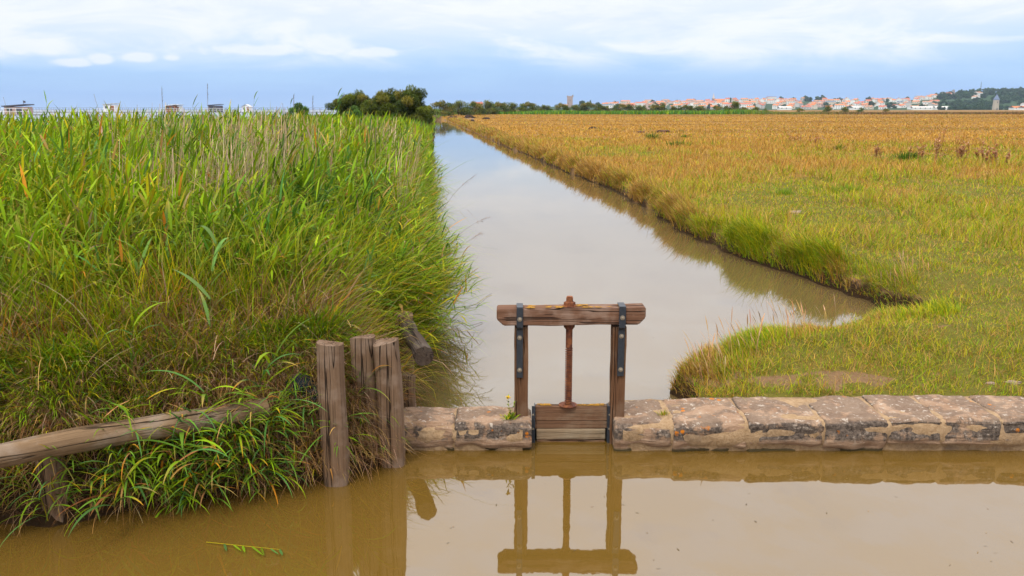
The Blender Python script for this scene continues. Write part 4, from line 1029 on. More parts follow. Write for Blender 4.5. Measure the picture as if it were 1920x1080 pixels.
# green reeds that break the skyline
for k, (px_, py_, L, sd, lb) in enumerate([(545, 330, 1.62, 41, 'fresh green reed poking above the dyke before the pier'), (478, 340, 1.72, 42, 'fresh green reed crossing the white gabled hut'), (632, 330, 1.80, 43, 'fresh green reed spiking the sky beside the tamarisk clump'), (95, 330, 1.65, 44, 'fresh green reed near the pink walled hut'), (365, 345, 1.58, 45, 'fresh green reed just before the brown walled hut')]):
    reed_plant('reed_plant', lb, gp(px_, py_, 1.13), 1.5, (.0, .12), L, 10, .36, GREENS, sd, lw=.022, droop=(.1, .9))
# yellow flower on the wall stub
fb = np.array([gx(955, 6.42), 6.42, .225]); fl = empty('yellow_flower', tuple(fb)); tag(fl, 'small weed with one yellow flower growing from the wall stub', 'flower')
keep = rng; rng = np.random.default_rng(5)
B = Blades(); P1 = B.add(np.zeros((1, 3)), .175, .006, -.6, 0., .25, np.array([G_YEL]), 6, 'stalk', roll=0)[0]
P2 = B.add(np.zeros((1, 3)), .13, .005, 1.2, .25, .1, np.array([G_YEL]), 5, 'stalk', roll=0)[0]; B.build('stem', M_LEAF, fl)
B = Blades()
B.add(rng.normal(0, .02, (42, 3))*[1, 1, .1]+[.0, 0, .005], rng.uniform(.04, .095, 42), .016, rng.uniform(0, TAU, 42), rng.uniform(.5, 1.2, 42), rng.uniform(-.2, .7, 42), pick([G_BRIGHT, (.13, .2, .03), G_YEL], 42), 4, 'leaf')
for PP in (P1, P2):
    for i in range(1, len(PP)): B.add(PP[i][None].repeat(2, 0), rng.uniform(.025, .05, 2), .011, rng.uniform(0, TAU, 2), .7, .4, pick([G_BRIGHT, G_DEEP, (.10, .10, .04)], 2), 3, 'leaf')
B.build('leaf_spray', M_LEAF, fl)
M_PETAL = plain('petal', (.75, .52, .01), .6, .2)
B = Blades(); m = 22
B.add(np.repeat(P1[-1][None], m, 0), .028, .011, np.arange(m)*TAU/m*1.37, rng.uniform(.5, 1.3, m), .3, pick([(.75, .50, .01)], m, var=.08), 3, 'leaf'); B.build('petal_ring', M_LEAF, fl)
rng = keep
# grass tuft on the wall
def tuft(name, label, base, n, h, spread, pal, seed, cat='grass tuft', w_=.006, lean=(.0, .8), extra=1.0):
    global rng
    keep = rng; rng = np.random.default_rng(seed); B = Blades()
    a = rng.uniform(0, TAU, n); rr = np.abs(rng.normal(0, spread, n))
    B.add(np.stack([rr*np.sin(a), rr*np.cos(a), np.full(n, -.02)], -1), h*rng.lognormal(0, .28, n), w_*rng.uniform(.7, 1.4, n), a, rng.uniform(*lean, n), rng.uniform(.0, extra, n), pick(pal, n), 3)
    me = B.mesh(name); me.materials.append(M_LEAF); o = link(bpy.data.objects.new(name, me)); o.location = tuple(base); tag(o, label, cat); rng = keep; return o
tuft('grass_tuft', 'tiny grass tuft sprouting from a joint on top of the long wall', (gx(1248, 6.5), 6.5, .245), 90, .045, .02, [G_YEL, G_MID, STRAW], 3)
def gz(px, py, z=.57): q = onz(px, py, z); return (q[0], q[1], float(ground_z(q[0], q[1])[0]))
for k, (px, py, n, h, s, w_, lb) in enumerate([(1222, 262, 300, .42, .28, .03, 'dark green rush clump standing beside an earth heap in the meadow'), (1272, 274, 300, .26, .42, .03, 'low spreading rush clump between two earth heaps and the green strip'), (1283, 259, 160, .20, .2, .03, 'tiny dark rush clump farthest into the golden meadow'),
        (1700, 300, 340, .38, .28, .022, 'dark green bush at the foot of the brown thistles'), (1573, 282, 160, .32, .1, .02, 'narrow dark herb standing alone in golden grass'), (1358, 205.8, 200, .9, .8, .25, 'lone dark shrub at the far edge of the golden meadow')]):
    tuft('rush_plant', lb, gz(px, py), n, h, s, [G_DEEP, (.06, .11, .02), G_MID], 30+k, 'rush clump', w_, (0, .7))
for k, (px, py, n, h, s, w_, lb) in enumerate([(1590, 362, 500, .20, .55, .010, 'bright nettle patch spreading in the middle of the pasture'), (1468, 365, 260, .16, .3, .01, 'small green weed patch close to the canal brow'), (1645, 525, 700, .22, .18, .006, 'big rusty tussock above the dark undercut of the canal bend'), (1850, 715, 700, .14, .16, .005, 'lush green tussock next to the long wall'), (1725, 398, 120, .12, .1, .01, 'little dark green weed alone in the cropped turf')]):
    tuft('weed_plant' if k in (0, 1, 4) else 'grass_tussock', lb, gz(px, py, .55), n, h, s, [G_BRIGHT, G_MID, (.09, .19, .02)] if k != 2 else [GOLD, G_YEL, (.30, .13, .03), G_MID], 50+k, 'weeds' if k in (0, 1, 4) else 'tussock', w_, (0, .8))
# withered thistles
def thistle(px, py, h, wd, nb, seed, label):
    global rng
    keep = rng; rng = np.random.default_rng(seed)
    e = empty('dry_thistle', gz(px, py)); tag(e, label, 'thistle')
    B = Blades(); Hd = Blades()
    for b in range(nb):
        a = rng.uniform(0, TAU); off = np.array([[rng.normal(0, wd*.55), rng.normal(0, wd*.5), 0]])
        L = h*rng.uniform(.55, 1.0)
        P = B.add(off, L, .022, a, rng.uniform(0, .4), rng.uniform(0, .4), pick([(.26, .12, .05), (.34, .17, .07)], 1), 6, 'stalk', roll=0)[0]
        for q in range(9):
            k = rng.integers(2, 7); la = rng.uniform(0, TAU)
            Pq = B.add(P[k][None], L*rng.uniform(.1, .28), .013, la, rng.uniform(.4, 1.), -.3, pick([(.24, .11, .04)], 1), 3, 'stalk', roll=0)[0]
            m = 7
            Hd.add(np.repeat(Pq[-1][None], m, 0), rng.uniform(.04, .09), .045, rng.uniform(0, TAU, m), rng.uniform(.1, 1.6, m), .4, pick([(.52, .26, .13), (.38, .17, .07), (.58, .38, .24)], m), 2, 'leaf')
        m = 14; kk = rng.integers(0, 5, m)
        Hd.add(P[kk], rng.uniform(.08, .2, m), .03, rng.uniform(0, TAU, m), rng.uniform(.5, 1.3, m), 1., pick([(.25, .10, .04), (.16, .07, .03)], m), 3, 'leaf')
    B.build('stalk', M_DRY, e); Hd.build('seed_head', M_DRY, e); rng = keep
thistle(1756, 306, 1.28, .28, 6, 1, 'tallest withered thistle, rust brown, standing in the pasture')
thistle(1797, 304, .85, .40, 11, 2, 'bushy withered thistle just beside the tallest one')
thistle(1722, 302, .85, .25, 5, 3, 'withered thistle sprouting behind the dark green bush')
thistle(1648, 297, .62, .22, 4, 4, 'small withered thistle standing apart from the others, nearest the canal')
thistle(1862, 310, .62, .42, 11, 5, 'dense dark red thistle heap at the end of the withered row')
thistle(1840, 305, .70, .22, 5, 6, 'sparse grey brown thistle between the bushy and the dense one')
thistle(1527, 271, .45, .25, 5, 7, 'faded grey thistle leaning in the golden meadow')
thistle(1490, 267, .42, .25, 5, 8, 'low faded thistle by itself well out in the golden meadow')
# earth heaps, stones, floating bits
M_EARTH = plain('heaped_earth', (.11, .06, .035), .95, .1, 6, .5); M_DARKE = plain('dark_earth', (.035, .022, .018), .95, .1, 6, .4)
M_TWIG2 = plain('seed_brown', (.10, .055, .025), .9, .1, 40, .3)
M_PSTONE = plain('pale_stone', (.24, .175, .13), .9, .2, 20, .35)
def mound(name, label, cat, px, py, s, m, seed, z=.57):
    bm = bmesh.new(); bmesh.ops.create_icosphere(bm, subdivisions=4, radius=1)
    for v in bm.verts:
        q = v.co.copy(); k = 1 + .9*(float(fbm(q.x*1.6+seed*3, q.y*1.6+q.z*2, seed, 4))-.5)
        v.co = Vector((q.x*s[0]*k, q.y*s[1]*k, max(-.1, q.z*s[2]*k)))
    me = bpy.data.meshes.new(name); bm.to_mesh(me); bm.free(); me.materials.append(m); me.polygons.foreach_set('use_smooth', [True]*len(me.polygons))
    o = link(bpy.data.objects.new(name, me)); o.location = gz(px, py, z); tag(o, label, cat)
mound('earth_heap', 'dark crumbly earth heap near the canal, closest to the sluice', 'earth heap', 1112, 242, (.5, .5, .22), M_DARKE, 1)
mound('earth_heap', 'brown earth heap in the meadow just behind the rush clump', 'earth heap', 1242, 249, (.6, .5, .24), M_EARTH, 2)
mound('earth_heap', 'flat brown earth heap between the rush clump and the dark crumbly heap', 'earth heap', 1203, 249, (.5, .4, .16), M_EARTH, 3)
mound('earth_heap', 'low dark earth heap with pale sacking beside it at the canal end', 'earth heap', 880, 221.5, (1.3, 1.2, .62), M_DARKE, 4)
mound('earth_heap', 'smaller dark earth heap at the very end of the canal', 'earth heap', 850, 222, (1.1, 1, .5), M_DARKE, 5)
mound('earth_heap', 'dark lump on the canal brow below the two dark heaps', 'earth heap', 885, 228, (.5, .5, .32), M_DARKE, 6)
mound('earth_heap', 'dark lump in the meadow beyond the two dark heaps', 'earth heap', 912, 224, (.7, .6, .38), M_DARKE, 7)
mound('pale_sack', 'flat pale sack lying against a dark earth heap', 'sack', 876, 224, (1.5, .8, .22), M_PSTONE, 8)
mound('stone', 'grey white stone lying in cropped turf near the canal bend', 'stone', 1492, 398, (.16, .12, .06), M_PSTONE, 9)
mound('stone', 'pale flat stone in the turf close to the wall end', 'stone', 1905, 675, (.08, .05, .015), M_PSTONE, 10, .5)
mound('stone', 'small pale stone half sunk in short grass beside the flat one', 'stone', 1862, 676, (.04, .03, .012), M_PSTONE, 11, .5)
mound('stone', 'dark wet stone behind the wall where turf meets canal', 'stone', 1248, 749, (.10, .07, .04), M_ROCK, 12, .2)
def floater(name, label, px, py, z, build):
    e = empty(name, gp(px, py, z)); tag(e, label, 'floating reed'); build(e)
def fb1(e):
    global rng
    keep = rng; rng = np.random.default_rng(8)
    B = Blades(); P = B.add(np.array([[-.27, 0, .006]]), .50, .006, math.pi/2+.22, 1.55, .0, np.array([G_YEL]), 8, 'stalk', roll=0)[0]; B.build('stem', M_LEAF, e)
    B = Blades()
    for i in range(2, 9): B.add(P[i][None], rng.uniform(.08, .16), .016, math.pi/2+.22+(.6 if i % 2 else .9)*(1 if i % 3 else 1), 1.54, .02, pick([G_BLUE, G_MID], 1), 4, 'leaf')
    B.build('leaf_spray', M_LEAF, e); rng = keep
mound('seed_bulb', 'small brown seed bulb afloat at the tips of the reed fringe', 'seed bulb', 858, 527, (.035, .03, .05), M_TWIG2, 15, UW)
floater('floating_reed', 'fallen green reed floating on the ochre water', 468, 1018, LW+.004, fb1)
def twig(label, pts, z, r=.003):
    mb = MB(); base = onz(*pts[0], z); mb.tube([Vector(onz(px, py, z+dz))-Vector(base) for (px, py), dz in zip(pts, [.004+.02*math.sin(k*1.3)**2 for k in range(len(pts))])], r, 5)
    o = mb.build('twig', M_TWIG, None, True, tuple(base)); tag(o, label, 'twig')
M_TWIG = plain('twig', (.10, .07, .05), .8, .2, 40, .3)
twig('bent twig floating on the canal below the reed fringe', [(872, 578), (893, 570), (912, 556), (922, 550)], UW, .002)
twig('short twig afloat near the round log', [(858, 600), (880, 611), (905, 604)], UW, .0025)

def flecks():
    B = Blades(); n = 90; px = rng.uniform(780, 1900, n); py = np.where(rng.random(n) < .45, rng.uniform(880, 1075, n), rng.uniform(330, 740, n))
    q = np.array([onz(a, b, LW if b > 800 else UW) for a, b in zip(px, py)]); d = np.minimum(*dists(q[:, 0], q[:, 1])); k = d < -.1; q = q[k]; n = len(q); q[:, 2] += .003
    B.add(q, rng.uniform(.008, .035, n), rng.uniform(.003, .008, n), rng.uniform(0, TAU, n), 1.56, 0., pick([(.16, .11, .06), (.25, .18, .08), (.09, .07, .04)], n), 2, 'leaf')
    o = B.build('floating_litter', M_DRY); tag(o, 'tiny leaf scraps and seeds afloat on the still water', 'floating litter', kind='stuff')
flecks()

# ================================================================ trees and bushes
M_BARK = plain('bark', (.10, .075, .05), .9, .1, 12, .4)
TAM = [(.095, .125, .014), (.135, .155, .018), (.065, .095, .013), (.19, .17, .03)]
DARKT = [(.030, .075, .030), (.045, .095, .030), (.025, .06, .028), (.06, .11, .035)]
def crown_mesh(name, seed, h, w_, n, leaf, pal, nb=9, base=.1, feather=False, br=1.):
    """a crown of leaf sprays through several overlapping masses, with gaps between them"""
    global rng
    keep = rng; rng = np.random.default_rng(seed); B = Blades()
    cx = []; 
    for k in range(nb):
        a = rng.uniform(0, TAU); q = rng.uniform(.1, .80)*w_/2; f = rng.uniform(base+.06, .80)
        env = math.sqrt(max(.1, 1-((f-.42)/.62)**2))
        cx.append((q*env*math.sin(a), q*env*math.cos(a), h*f, w_*rng.uniform(.17, .28)*env*br, h*rng.uniform(.14, .22)*br))
    cx.append((0, 0, h*.82, w_*.16, h*.18))
    per = rng.integers(0, len(cx), n); C = np.array(cx)[per]
    u = rng.normal(0, 1, (n, 3)); u /= np.linalg.norm(u, axis=1)[:, None]; rad = rng.random(n)**.38
    p = np.stack([C[:, 0]+u[:, 0]*rad*C[:, 3], C[:, 1]+u[:, 1]*rad*C[:, 3], C[:, 2]+u[:, 2]*rad*C[:, 4]], -1)
    k = p[:, 2] > h*base*.6; p = p[k]; n = len(p); per = per[k]
    clump = pick(pal, len(cx), var=.16)[per]*np.exp(rng.normal(0, .22, (n, 1)))
    if feather:
        B.add(p, leaf*rng.uniform(1.2, 2.6, n), leaf*rng.uniform(.3, .6, n), rng.uniform(0, TAU, n), rng.uniform(0, 1.2, n), rng.uniform(0, 1.1, n), clump, 2, 'leaf')
    else:
        a = rng.normal(0, 1, (n, 3)); a /= np.linalg.norm(a, axis=1)[:, None]; b = np.cross(a, rng.normal(0, 1, (n, 3))); b /= np.linalg.norm(b, axis=1)[:, None]
        s = leaf*rng.uniform(.6, 1.5, (n, 1)); B.cards(p, a*s, b*s*.55, clump)
    me = B.mesh(name); me.materials.append(M_LEAF)
    mb = MB(); random.seed(seed)
    mb.tube([(0, 0, -.3), (.02*h, 0, h*.2), (.0, .02*h, h*.45)], [h*.035, h*.028, h*.016], 8)
    for q in cx[:6]:
        mb.tube([(.0, 0, h*(.12+.04*random.random())), (q[0]*.5, q[1]*.5, q[2]*.6), (q[0], q[1], q[2])], [h*.018, h*.012, h*.005], 5)
    tr = bpy.data.meshes.new('trunk'); tr.from_pydata(mb.v, [], mb.f); tr.materials.append(M_BARK)
    rng = keep; return me, tr
def place_tree(name, meshes, loc, s, rz, label, group, cat='tree'):
    e = empty(name, loc, rz); e.scale = s if hasattr(s, '__len__') else (s, s, s)
    link(bpy.data.objects.new('crown', meshes[0]), e); link(bpy.data.objects.new('trunk', meshes[1]), e)
    tag(e, label, cat, group); return e
def onground(px, y): x = (px-960)/1600*y*1.0; return x, y, float(ground_z(x, y)[0])
TA = crown_mesh('crown', 1, 4.7, 4.6, 20000, .15, TAM, 30, .03, True, .72)
TB = crown_mesh('crown', 2, 4.2, 5.2, 20000, .15, TAM, 30, .03, True, .72)
TC = crown_mesh('crown', 3, 2.6, 3.2, 6000, .13, [(.09, .17, .03), (.07, .14, .04)], 8, .03, True)
def groundpt(px, y):
    a, b, c = ray(px, 205); return a/b*y, y
for (px, y, me, s, rz, lb) in [(772, 74, TA, .82, .4, 'tall tamarisk at the canal end of the dyke, tallest of its clump'), (735, 76, TB, .84, 1.9, 'rounded tamarisk between the tallest one and the low gap'), (708, 80, TB, .70, 4.2, 'olive tamarisk at the low gap in the clump'),
        (674, 82, TA, .74, 2.2, 'tamarisk with a flat dark top beyond the low gap'), (648, 84, TB, .72, 3.3, 'outermost tamarisk of the clump, next to the pier'), (664, 66, TC, .72, 1., 'pale green low bush in front of the flat topped tamarisk'), (560, 95, TC, .95, 2., 'small round bush alone under the pier railing'),
        (794, 79, TB, .52, 5., 'brownish low tamarisk leaning over the canal bank')]:
    x, _ = groundpt(px, y); place_tree('tamarisk' if me is not TC else 'bush', me, (x, y, float(ground_z(x, y)[0])), (s*1.02, s*1.02, s*.9), rz, lb, 'tamarisk clump on the dyke', 'tree' if me is not TC else 'bush')
# the belt of shrubs that closes the meadow
VAR = [crown_mesh('crown', 10+k, 4.2, 5.2, 2600, .24, TAM, 15, .0, True) for k in range(4)]
belt_spots = []
r5 = np.random.default_rng(44)
for px in np.arange(806, 1010, 13): belt_spots.append((px + r5.uniform(-4, 4), np.interp(px, [806, 850, 930, 1010], [205, 250, 300, 330]), np.interp(px, [806, 830, 900, 1010], [.92, 1.0, 1.05, 1.12])*r5.uniform(.82, 1.12)))
for px in np.arange(1016, 1440, 15): belt_spots.append((px + r5.uniform(-5, 5), 332, 1.02*r5.uniform(.7, 1.1)*np.interp(px, [1016, 1250, 1440], [1, .95, .62])))
belt_spots += [(1376, 330, 1.2), (1552, 330, .74), (1585, 332, .70), (1614, 334, .66), (1500, 334, .55), (1660, 334, .55)]
ORD = 'first second third fourth fifth sixth seventh eighth ninth tenth eleventh twelfth thirteenth fourteenth fifteenth sixteenth seventeenth eighteenth nineteenth twentieth'.split()
ORD += ['twenty-'+o for o in ORD[:9]] + ['thirtieth'] + ['thirty-'+o for o in ORD[:9]] + ['fortieth'] + ['forty-'+o for o in ORD[:9]] + ['fiftieth'] + ['fifty-'+o for o in ORD[:9]] + ['sixtieth'] + ['sixty-'+o for o in ORD[:9]] + ['seventieth'] + ['seventy-'+o for o in ORD[:9]] + ['eightieth'] + ['eighty-'+o for o in ORD[:9]] + ['ninetieth'] + ['ninety-'+o for o in ORD[:9]]
belt_spots.sort()
for i, (px, y, s) in enumerate(belt_spots):
    x, _ = groundpt(px, y)
    place_tree('tamarisk', VAR[i % 4], (x, y, float(ground_z(x, y)[0])-.2), (s*r5.uniform(1.0, 1.35), s*1.1, s*r5.uniform(.9, 1.05)), r5.uniform(0, 6), f'olive shrub of the far belt, {ORD[i]} counted from the canal end', 'shrubs closing the meadow')

# ================================================================ the town on its rise
M_HW = [plain('house_wall_white', (.78, .77, .75), .9, .1, 2, .06), plain('house_wall_cream', (.66, .58, .47), .9, .1, 2, .08), plain('house_wall_grey', (.52, .50, .48), .9, .1, 2, .08), plain('house_wall_pink', (.64, .47, .42), .9, .1, 2, .08)]
M_HR = [plain('tile_orange', (.52, .19, .085), .9, .1, 1.5, .18), plain('tile_red', (.44, .14, .09), .9, .1, 1.5, .18), plain('tile_brown', (.42, .22, .14), .9, .1, 1.5, .18), plain('slate', (.13, .16, .20), .8, .2, 1.5, .15)]
M_WIN = plain('window_glass_dark', (.05, .06, .08), .3, .5, 3, .2); M_SHUT = plain('shutter', (.25, .35, .45), .7, .2, 3, .2)
def house_meshes(L, Wd, hw, hr, wing, seed, wm, rm):
    rr = random.Random(seed); a = MB(); r = MB(); wn = []
    def block(x0, x1, y0, y1, h, ridge, axis):
        a.box((x0, y0, -4), (x1, y1, h)); o = .35
        if axis == 'x':
            ym = (y0+y1)/2
            r.add([(x0-o, y0-o, h-.1), (x1+o, y0-o, h-.1), (x1+o, ym, h+ridge), (x0-o, ym, h+ridge), (x0-o, y1+o, h-.1), (x1+o, y1+o, h-.1)], [(0, 1, 2, 3), (3, 2, 5, 4), (0, 4, 5, 1)])
            a.add([(x0, y0, h), (x0, y1, h), (x0, ym, h+ridge-.25), (x1, y0, h), (x1, y1, h), (x1, ym, h+ridge-.25)], [(0, 2, 1), (3, 4, 5)])
        else:
            xm = (x0+x1)/2
            r.add([(x0-o, y0-o, h-.1), (x0-o, y1+o, h-.1), (xm, y1+o, h+ridge), (xm, y0-o, h+ridge), (x1+o, y0-o, h-.1), (x1+o, y1+o, h-.1)], [(0, 3, 2, 1), (3, 4, 5, 2), (0, 1, 5, 4)])
            a.add([(x0, y0, h), (x1, y0, h), (xm, y0, h+ridge-.25), (x0, y1, h), (x1, y1, h), (xm, y1, h+ridge-.25)], [(0, 1, 2), (3, 5, 4)])
        k = max(1, int((x1-x0)/3.2))
        for i in range(k):
            xc = x0 + (i+.5)*(x1-x0)/k
            for z in ([.9] if h < 4 else [.9, 3.6]):
                wn.append((xc, y0-.003, z))
    block(-L/2, L/2, -Wd/2, Wd/2, hw, hr, 'x')
    if wing: block(L/2*wing-2.4, L/2*wing+2.4, -Wd/2-3, -Wd/2+.5, hw*.85, hr*.95, 'y')
    r.box((L*.3-.4, .3, hw), (L*.3+.4, 1.1, hw+hr+.8))
    return a, r, wn
HV = []
_w = MB(); _w.box((-.55, -.06, 0), (.55, .05, 1.3)); WINME = bpy.data.meshes.new('window'); WINME.from_pydata(_w.v, [], _w.f); WINME.materials.append(M_WIN)
def keepmesh(mb, name, m):
    me = bpy.data.meshes.new(name); me.from_pydata(mb.v, [], mb.f); me.materials.append(m); return me
wn_names = ['white', 'cream', 'grey', 'pinkish']; rf_names = ['orange', 'red', 'brown', 'slate']
dims = [(11, 8, 3.4, 1.7, 0), (13, 8, 5.8, 1.6, 0), (9, 8, 5.6, 1.9, .4), (14, 8.5, 3.6, 1.7, -.5), (10, 7.5, 3.6, 2.0, .6), (17, 9, 6.2, 1.7, 0), (8, 8, 6.0, 2.3, 0)]
for k, dm in enumerate(dims):
    a, r, wnb = house_meshes(*dm, k, 0, 0)
    HV.append([[keepmesh(a, 'wall', m) for m in M_HW], [keepmesh(r, 'roof', m) for m in M_HR], wnb])
r6 = np.random.default_rng(71)
spots = []
def free(px, py): return all(abs(px-q[0]) > 6.2 or abs(py-q[3]) > 2.6 for q in spots)
tries = 0
DENS = [(1128, 1180, 1.), (1180, 1290, .9), (1290, 1420, 1.), (1420, 1500, 1.), (1500, 1640, 1.), (1640, 1756, .85), (1806, 1920, .28), (1920, 2150, .3)]
while len(spots) < 158 and tries < 30000:
    tries += 1
    px = r6.uniform(1128, 2150); y = r6.uniform(1240, 1745)
    dn = next((q[2] for q in DENS if q[0] <= px < q[1]), 0)
    if r6.random() > dn: continue
    if 1812 < px and y > 1400: continue
    x = (px-960)/1600*y; z = float(hill(x, y)) + .6; py = 203 - (z-H)/y*1600
    if not free(px, py): continue
    spots.append((px, y, z, py))
LAND = [(1066, 'the keep'), (1329, 'the steeple'), (1432, 'the white block'), (1762, 'the ruin'), (1847, 'the windmill')]
cnt = {}
for (px, y, z, py) in sorted(spots):
    k = r6.integers(0, len(HV)); wm = r6.choice(4, p=[.55, .22, .13, .10]); rm = r6.choice(4, p=[.48, .27, .20, .05])
    e = empty('house', ((px-960)/1600*y, y, z), r6.choice([0, 0, .3, -.3, 1.57, .8, -.8]) + r6.normal(0, .12))
    for nm, me in (('wall', HV[k][0][wm]), ('roof', HV[k][1][rm])): link(bpy.data.objects.new(nm, me), e)
    for (xc, yf, zw_) in HV[k][2]:
        o = link(bpy.data.objects.new('window', WINME), e); o.location = (xc, yf, zw_)
    j = min(range(5), key=lambda q: abs(LAND[q][0]-px)); side = 'windmill side of' if px > LAND[j][0] else 'canal side of'
    if j == 4: side = 'beyond' if px > 1847 else 'just before'
    row = 'lower' if y < 1400 else 'middle' if y < 1580 else 'upper'
    key = (wm, rm, row, side, j); cnt[key] = cnt.get(key, 0) + 1
    nth = '' if cnt[key] == 1 else ORD[cnt[key]-1] + ' '
    tag(e, f'{nth}{wn_names[wm]} house with {rf_names[rm]} roof, {row} row, {side} {LAND[j][1]}', 'house', 'houses of the far town')
def hp(px, y): x = (px-960)/1600*y; return x, y, float(ground_z(x, y)[0])
M_TSTONE = plain('tower_stone', (.36, .27, .24), .9, .1, .6, .2); M_CASTLE = plain('ruin_stone', (.30, .25, .24), .9, .1, .6, .2); M_LEAD = plain('windmill_cap_slate', (.13, .17, .26), .7, .2, 2, .15)
# square keep with a crenellated rim
x, y, z = hp(1066, 1500); e = empty('keep_tower', (x, y, z)); tag(e, 'square stone keep with corner turrets standing apart from the town', 'tower')
hk = (203-182)/1600*1500 + H - z; wk = 9.6*1500/1600
mb = MB(); mb.box((-wk/2, -wk/2, -3), (wk/2, wk/2, hk)); mb.build('wall', M_TSTONE, e)
mb = MB()
for q in range(5):
    t = -wk/2 + q*(wk-1.2)/4
    for b in (-wk/2, wk/2-1.2): mb.box((t, b, hk), (t+1.2, b+1.2, hk+.9)); 
mb.build('battlement', M_TSTONE, e)
for sx, hh in ((-1, 1.4), (1, 2.6)):
    mb = MB(); mb.box((sx*wk/2-1.1, -wk/2-.25, hk-1), (sx*wk/2+1.1, -wk/2+2, hk+hh)); mb.build('turret', M_TSTONE, e)
mb = MB(); mb.box((-.5, -wk/2-.1, hk*.55), (.5, -wk/2+.1, hk*.7)); mb.build('window', M_WIN, e)
mb = MB(); mb.box((-2.8, -wk/2-.1, hk*.3), (-2, -wk/2+.1, hk*.42)); mb.build('window', M_WIN, e)
x, y, z = hp(1054, 1490); e = empty('house', (x, y, z)); tag(e, 'low cream annexe with brown roof tucked against the square keep', 'house')
for nm, me in (('wall', HV[3][0][1]), ('roof', HV[3][1][2])): link(bpy.data.objects.new(nm, me), e)
x, y, z = hp(899, 900); e = empty('house', (x, y, z)); tag(e, 'lone pinkish farmhouse rising above the far shrub belt', 'house')
for nm, me in (('wall', HV[6][0][3]), ('roof', HV[6][1][1])): link(bpy.data.objects.new(nm, me), e)
# church
x, y, z = hp(1329, 1600); e = empty('church', (x, y, z)); tag(e, 'pale church steeple with a pointed spire over the roofs', 'church')
zt = (203-176)/1600*1600 + H - z; zb = (203-186)/1600*1600 + H - z
mb = MB(); mb.box((-2.4, -2.4, -2), (2.4, 2.4, zb)); mb.box((-2.8, -2.8, zb), (2.8, 2.8, zb+.6)); mb.build('tower', M_TSTONE, e)
mb = MB(); mb.tube([(0, 0, zb+.6), (0, 0, zt)], [2.4, .15], 8); mb.build('spire', plain('spire_stone', (.55, .47, .44), .9, .1), e)
mb = MB(); mb.box((-2.7, -.6, zb-3), (2.7, .6, zb-.8)); mb.box((-.6, -2.7, zb-3), (.6, 2.7, zb-.8)); mb.build('belfry_opening', M_WIN, e)
mb = MB(); mb.box((2.4, -4, -2), (20, 4, 5)); mb.build('nave', M_HW[1], e)
mb = MB(); mb.add([(2.2, -4.4, 5), (20.4, -4.4, 5), (20.4, 0, 8), (2.2, 0, 8), (2.2, 4.4, 5), (20.4, 4.4, 5)], [(0, 1, 2, 3), (3, 2, 5, 4)]); mb.build('roof', M_HR[0], e)
# apartment block
x, y, z = hp(1432, 1700); e = empty('apartment_block', (x, y, z)); tag(e, 'big white apartment block with stepped pink roofs above the town', 'apartment block')
ht = (203-184)/1600*1700 + H - z
mb = MB(); mb.box((-11, -5, -3), (13, 5, ht-1)); mb.box((-18, -4, -3), (-11, 5, ht-4)); mb.box((-5, -5.5, ht-1), (11, 4, ht+1.2)); mb.build('wall', M_HW[0], e)
for q in range(7):
    for zz in (ht-7, ht-4): mb = MB(); mb.box((-10+q*3.2, -5.1, zz), (-8.4+q*3.2, -4.9, zz+1.5)); mb.build('window', M_WIN, e)
mb = MB(); mb.box((-18.4, -4.4, ht-4), (-11, 5.3, ht-3.2)); mb.box((-5.5, -6, ht+1.2), (11.5, 4.4, ht+1.8)); mb.box((-11.2, -5.4, ht-1), (-5, 5.3, ht-.5)); mb.build('roof', M_HR[1], e)
# hilltop ruin
x, y, z = hp(1762, 1750); e = empty('castle_ruin', (x, y, z)); tag(e, 'broken grey castle ruin with one tall stump on the wooded hill', 'ruin')
zc = lambda py: (203-py)/1600*1750 + H - z
prof = [(-12, 176), (-9, 173.5), (-8, 174), (-5, 173), (-3, 175), (0, 174.5), (3, 173.5), (4, 171.5), (6, 171.3), (7, 174), (9, 176)]
mb = MB(); V = []
for xx, py in prof: V += [(xx, -2, -4), (xx, -2, zc(py)), (xx, 2, -4), (xx, 2, zc(py)-.6)]
F = []
for i in range(len(prof)-1):
    o = i*4; F += [(o, o+4, o+5, o+1), (o+2, o+3, o+7, o+6), (o+1, o+5, o+7, o+3)]
F += [(0, 1, 3, 2), tuple(len(V)-4+k for k in (0, 2, 3, 1))]
mb.add(V, F); mb.build('wall', M_CASTLE, e)
mb = MB(); mb.box((3.6, -3, -4), (6.6, 3, zc(170.8))); mb.box((4.4, -3.3, zc(170.8)), (5.6, 2, zc(169.6))); mb.build('tower', M_CASTLE, e)
# lattice mast
x, y, z = hp(1816, 1780); e = empty('radio_mast', (x, y, z)); tag(e, 'thin grey lattice radio mast above the wooded hill', 'mast'); zt = (203-155)/1600*1780 + H - z
mb = MB(); M_MAST = plain('mast_steel', (.20, .23, .30), .6, .3)
for a in range(3):
    c, s = math.cos(a*2.094), math.sin(a*2.094); mb.tube([(c*1.5, s*1.5, 0), (c*.35, s*.35, zt*.93)], [.24, .16], 5)
for q in range(14):
    zz = zt*.93*q/14; rr = 1.5-1.15*q/14; z2 = zt*.93*(q+1)/14; r2 = 1.5-1.15*(q+1)/14
    for a in range(3): mb.tube([(math.cos(a*2.094)*rr, math.sin(a*2.094)*rr, zz), (math.cos((a+1)*2.094)*r2, math.sin((a+1)*2.094)*r2, z2)], .12, 4)
mb.build('lattice', M_MAST, e); mb = MB(); mb.tube([(0, 0, zt*.9), (0, 0, zt)], .18, 6); mb.build('antenna', M_MAST, e)
mb = MB(); mb.tube([(0, 0, zt*.6), (0, 0, zt*.63)], 1.0, 10); mb.tube([(0, 0, zt*.78), (0, 0, zt*.80)], .8, 10); mb.build('dish_ring', M_MAST, e)
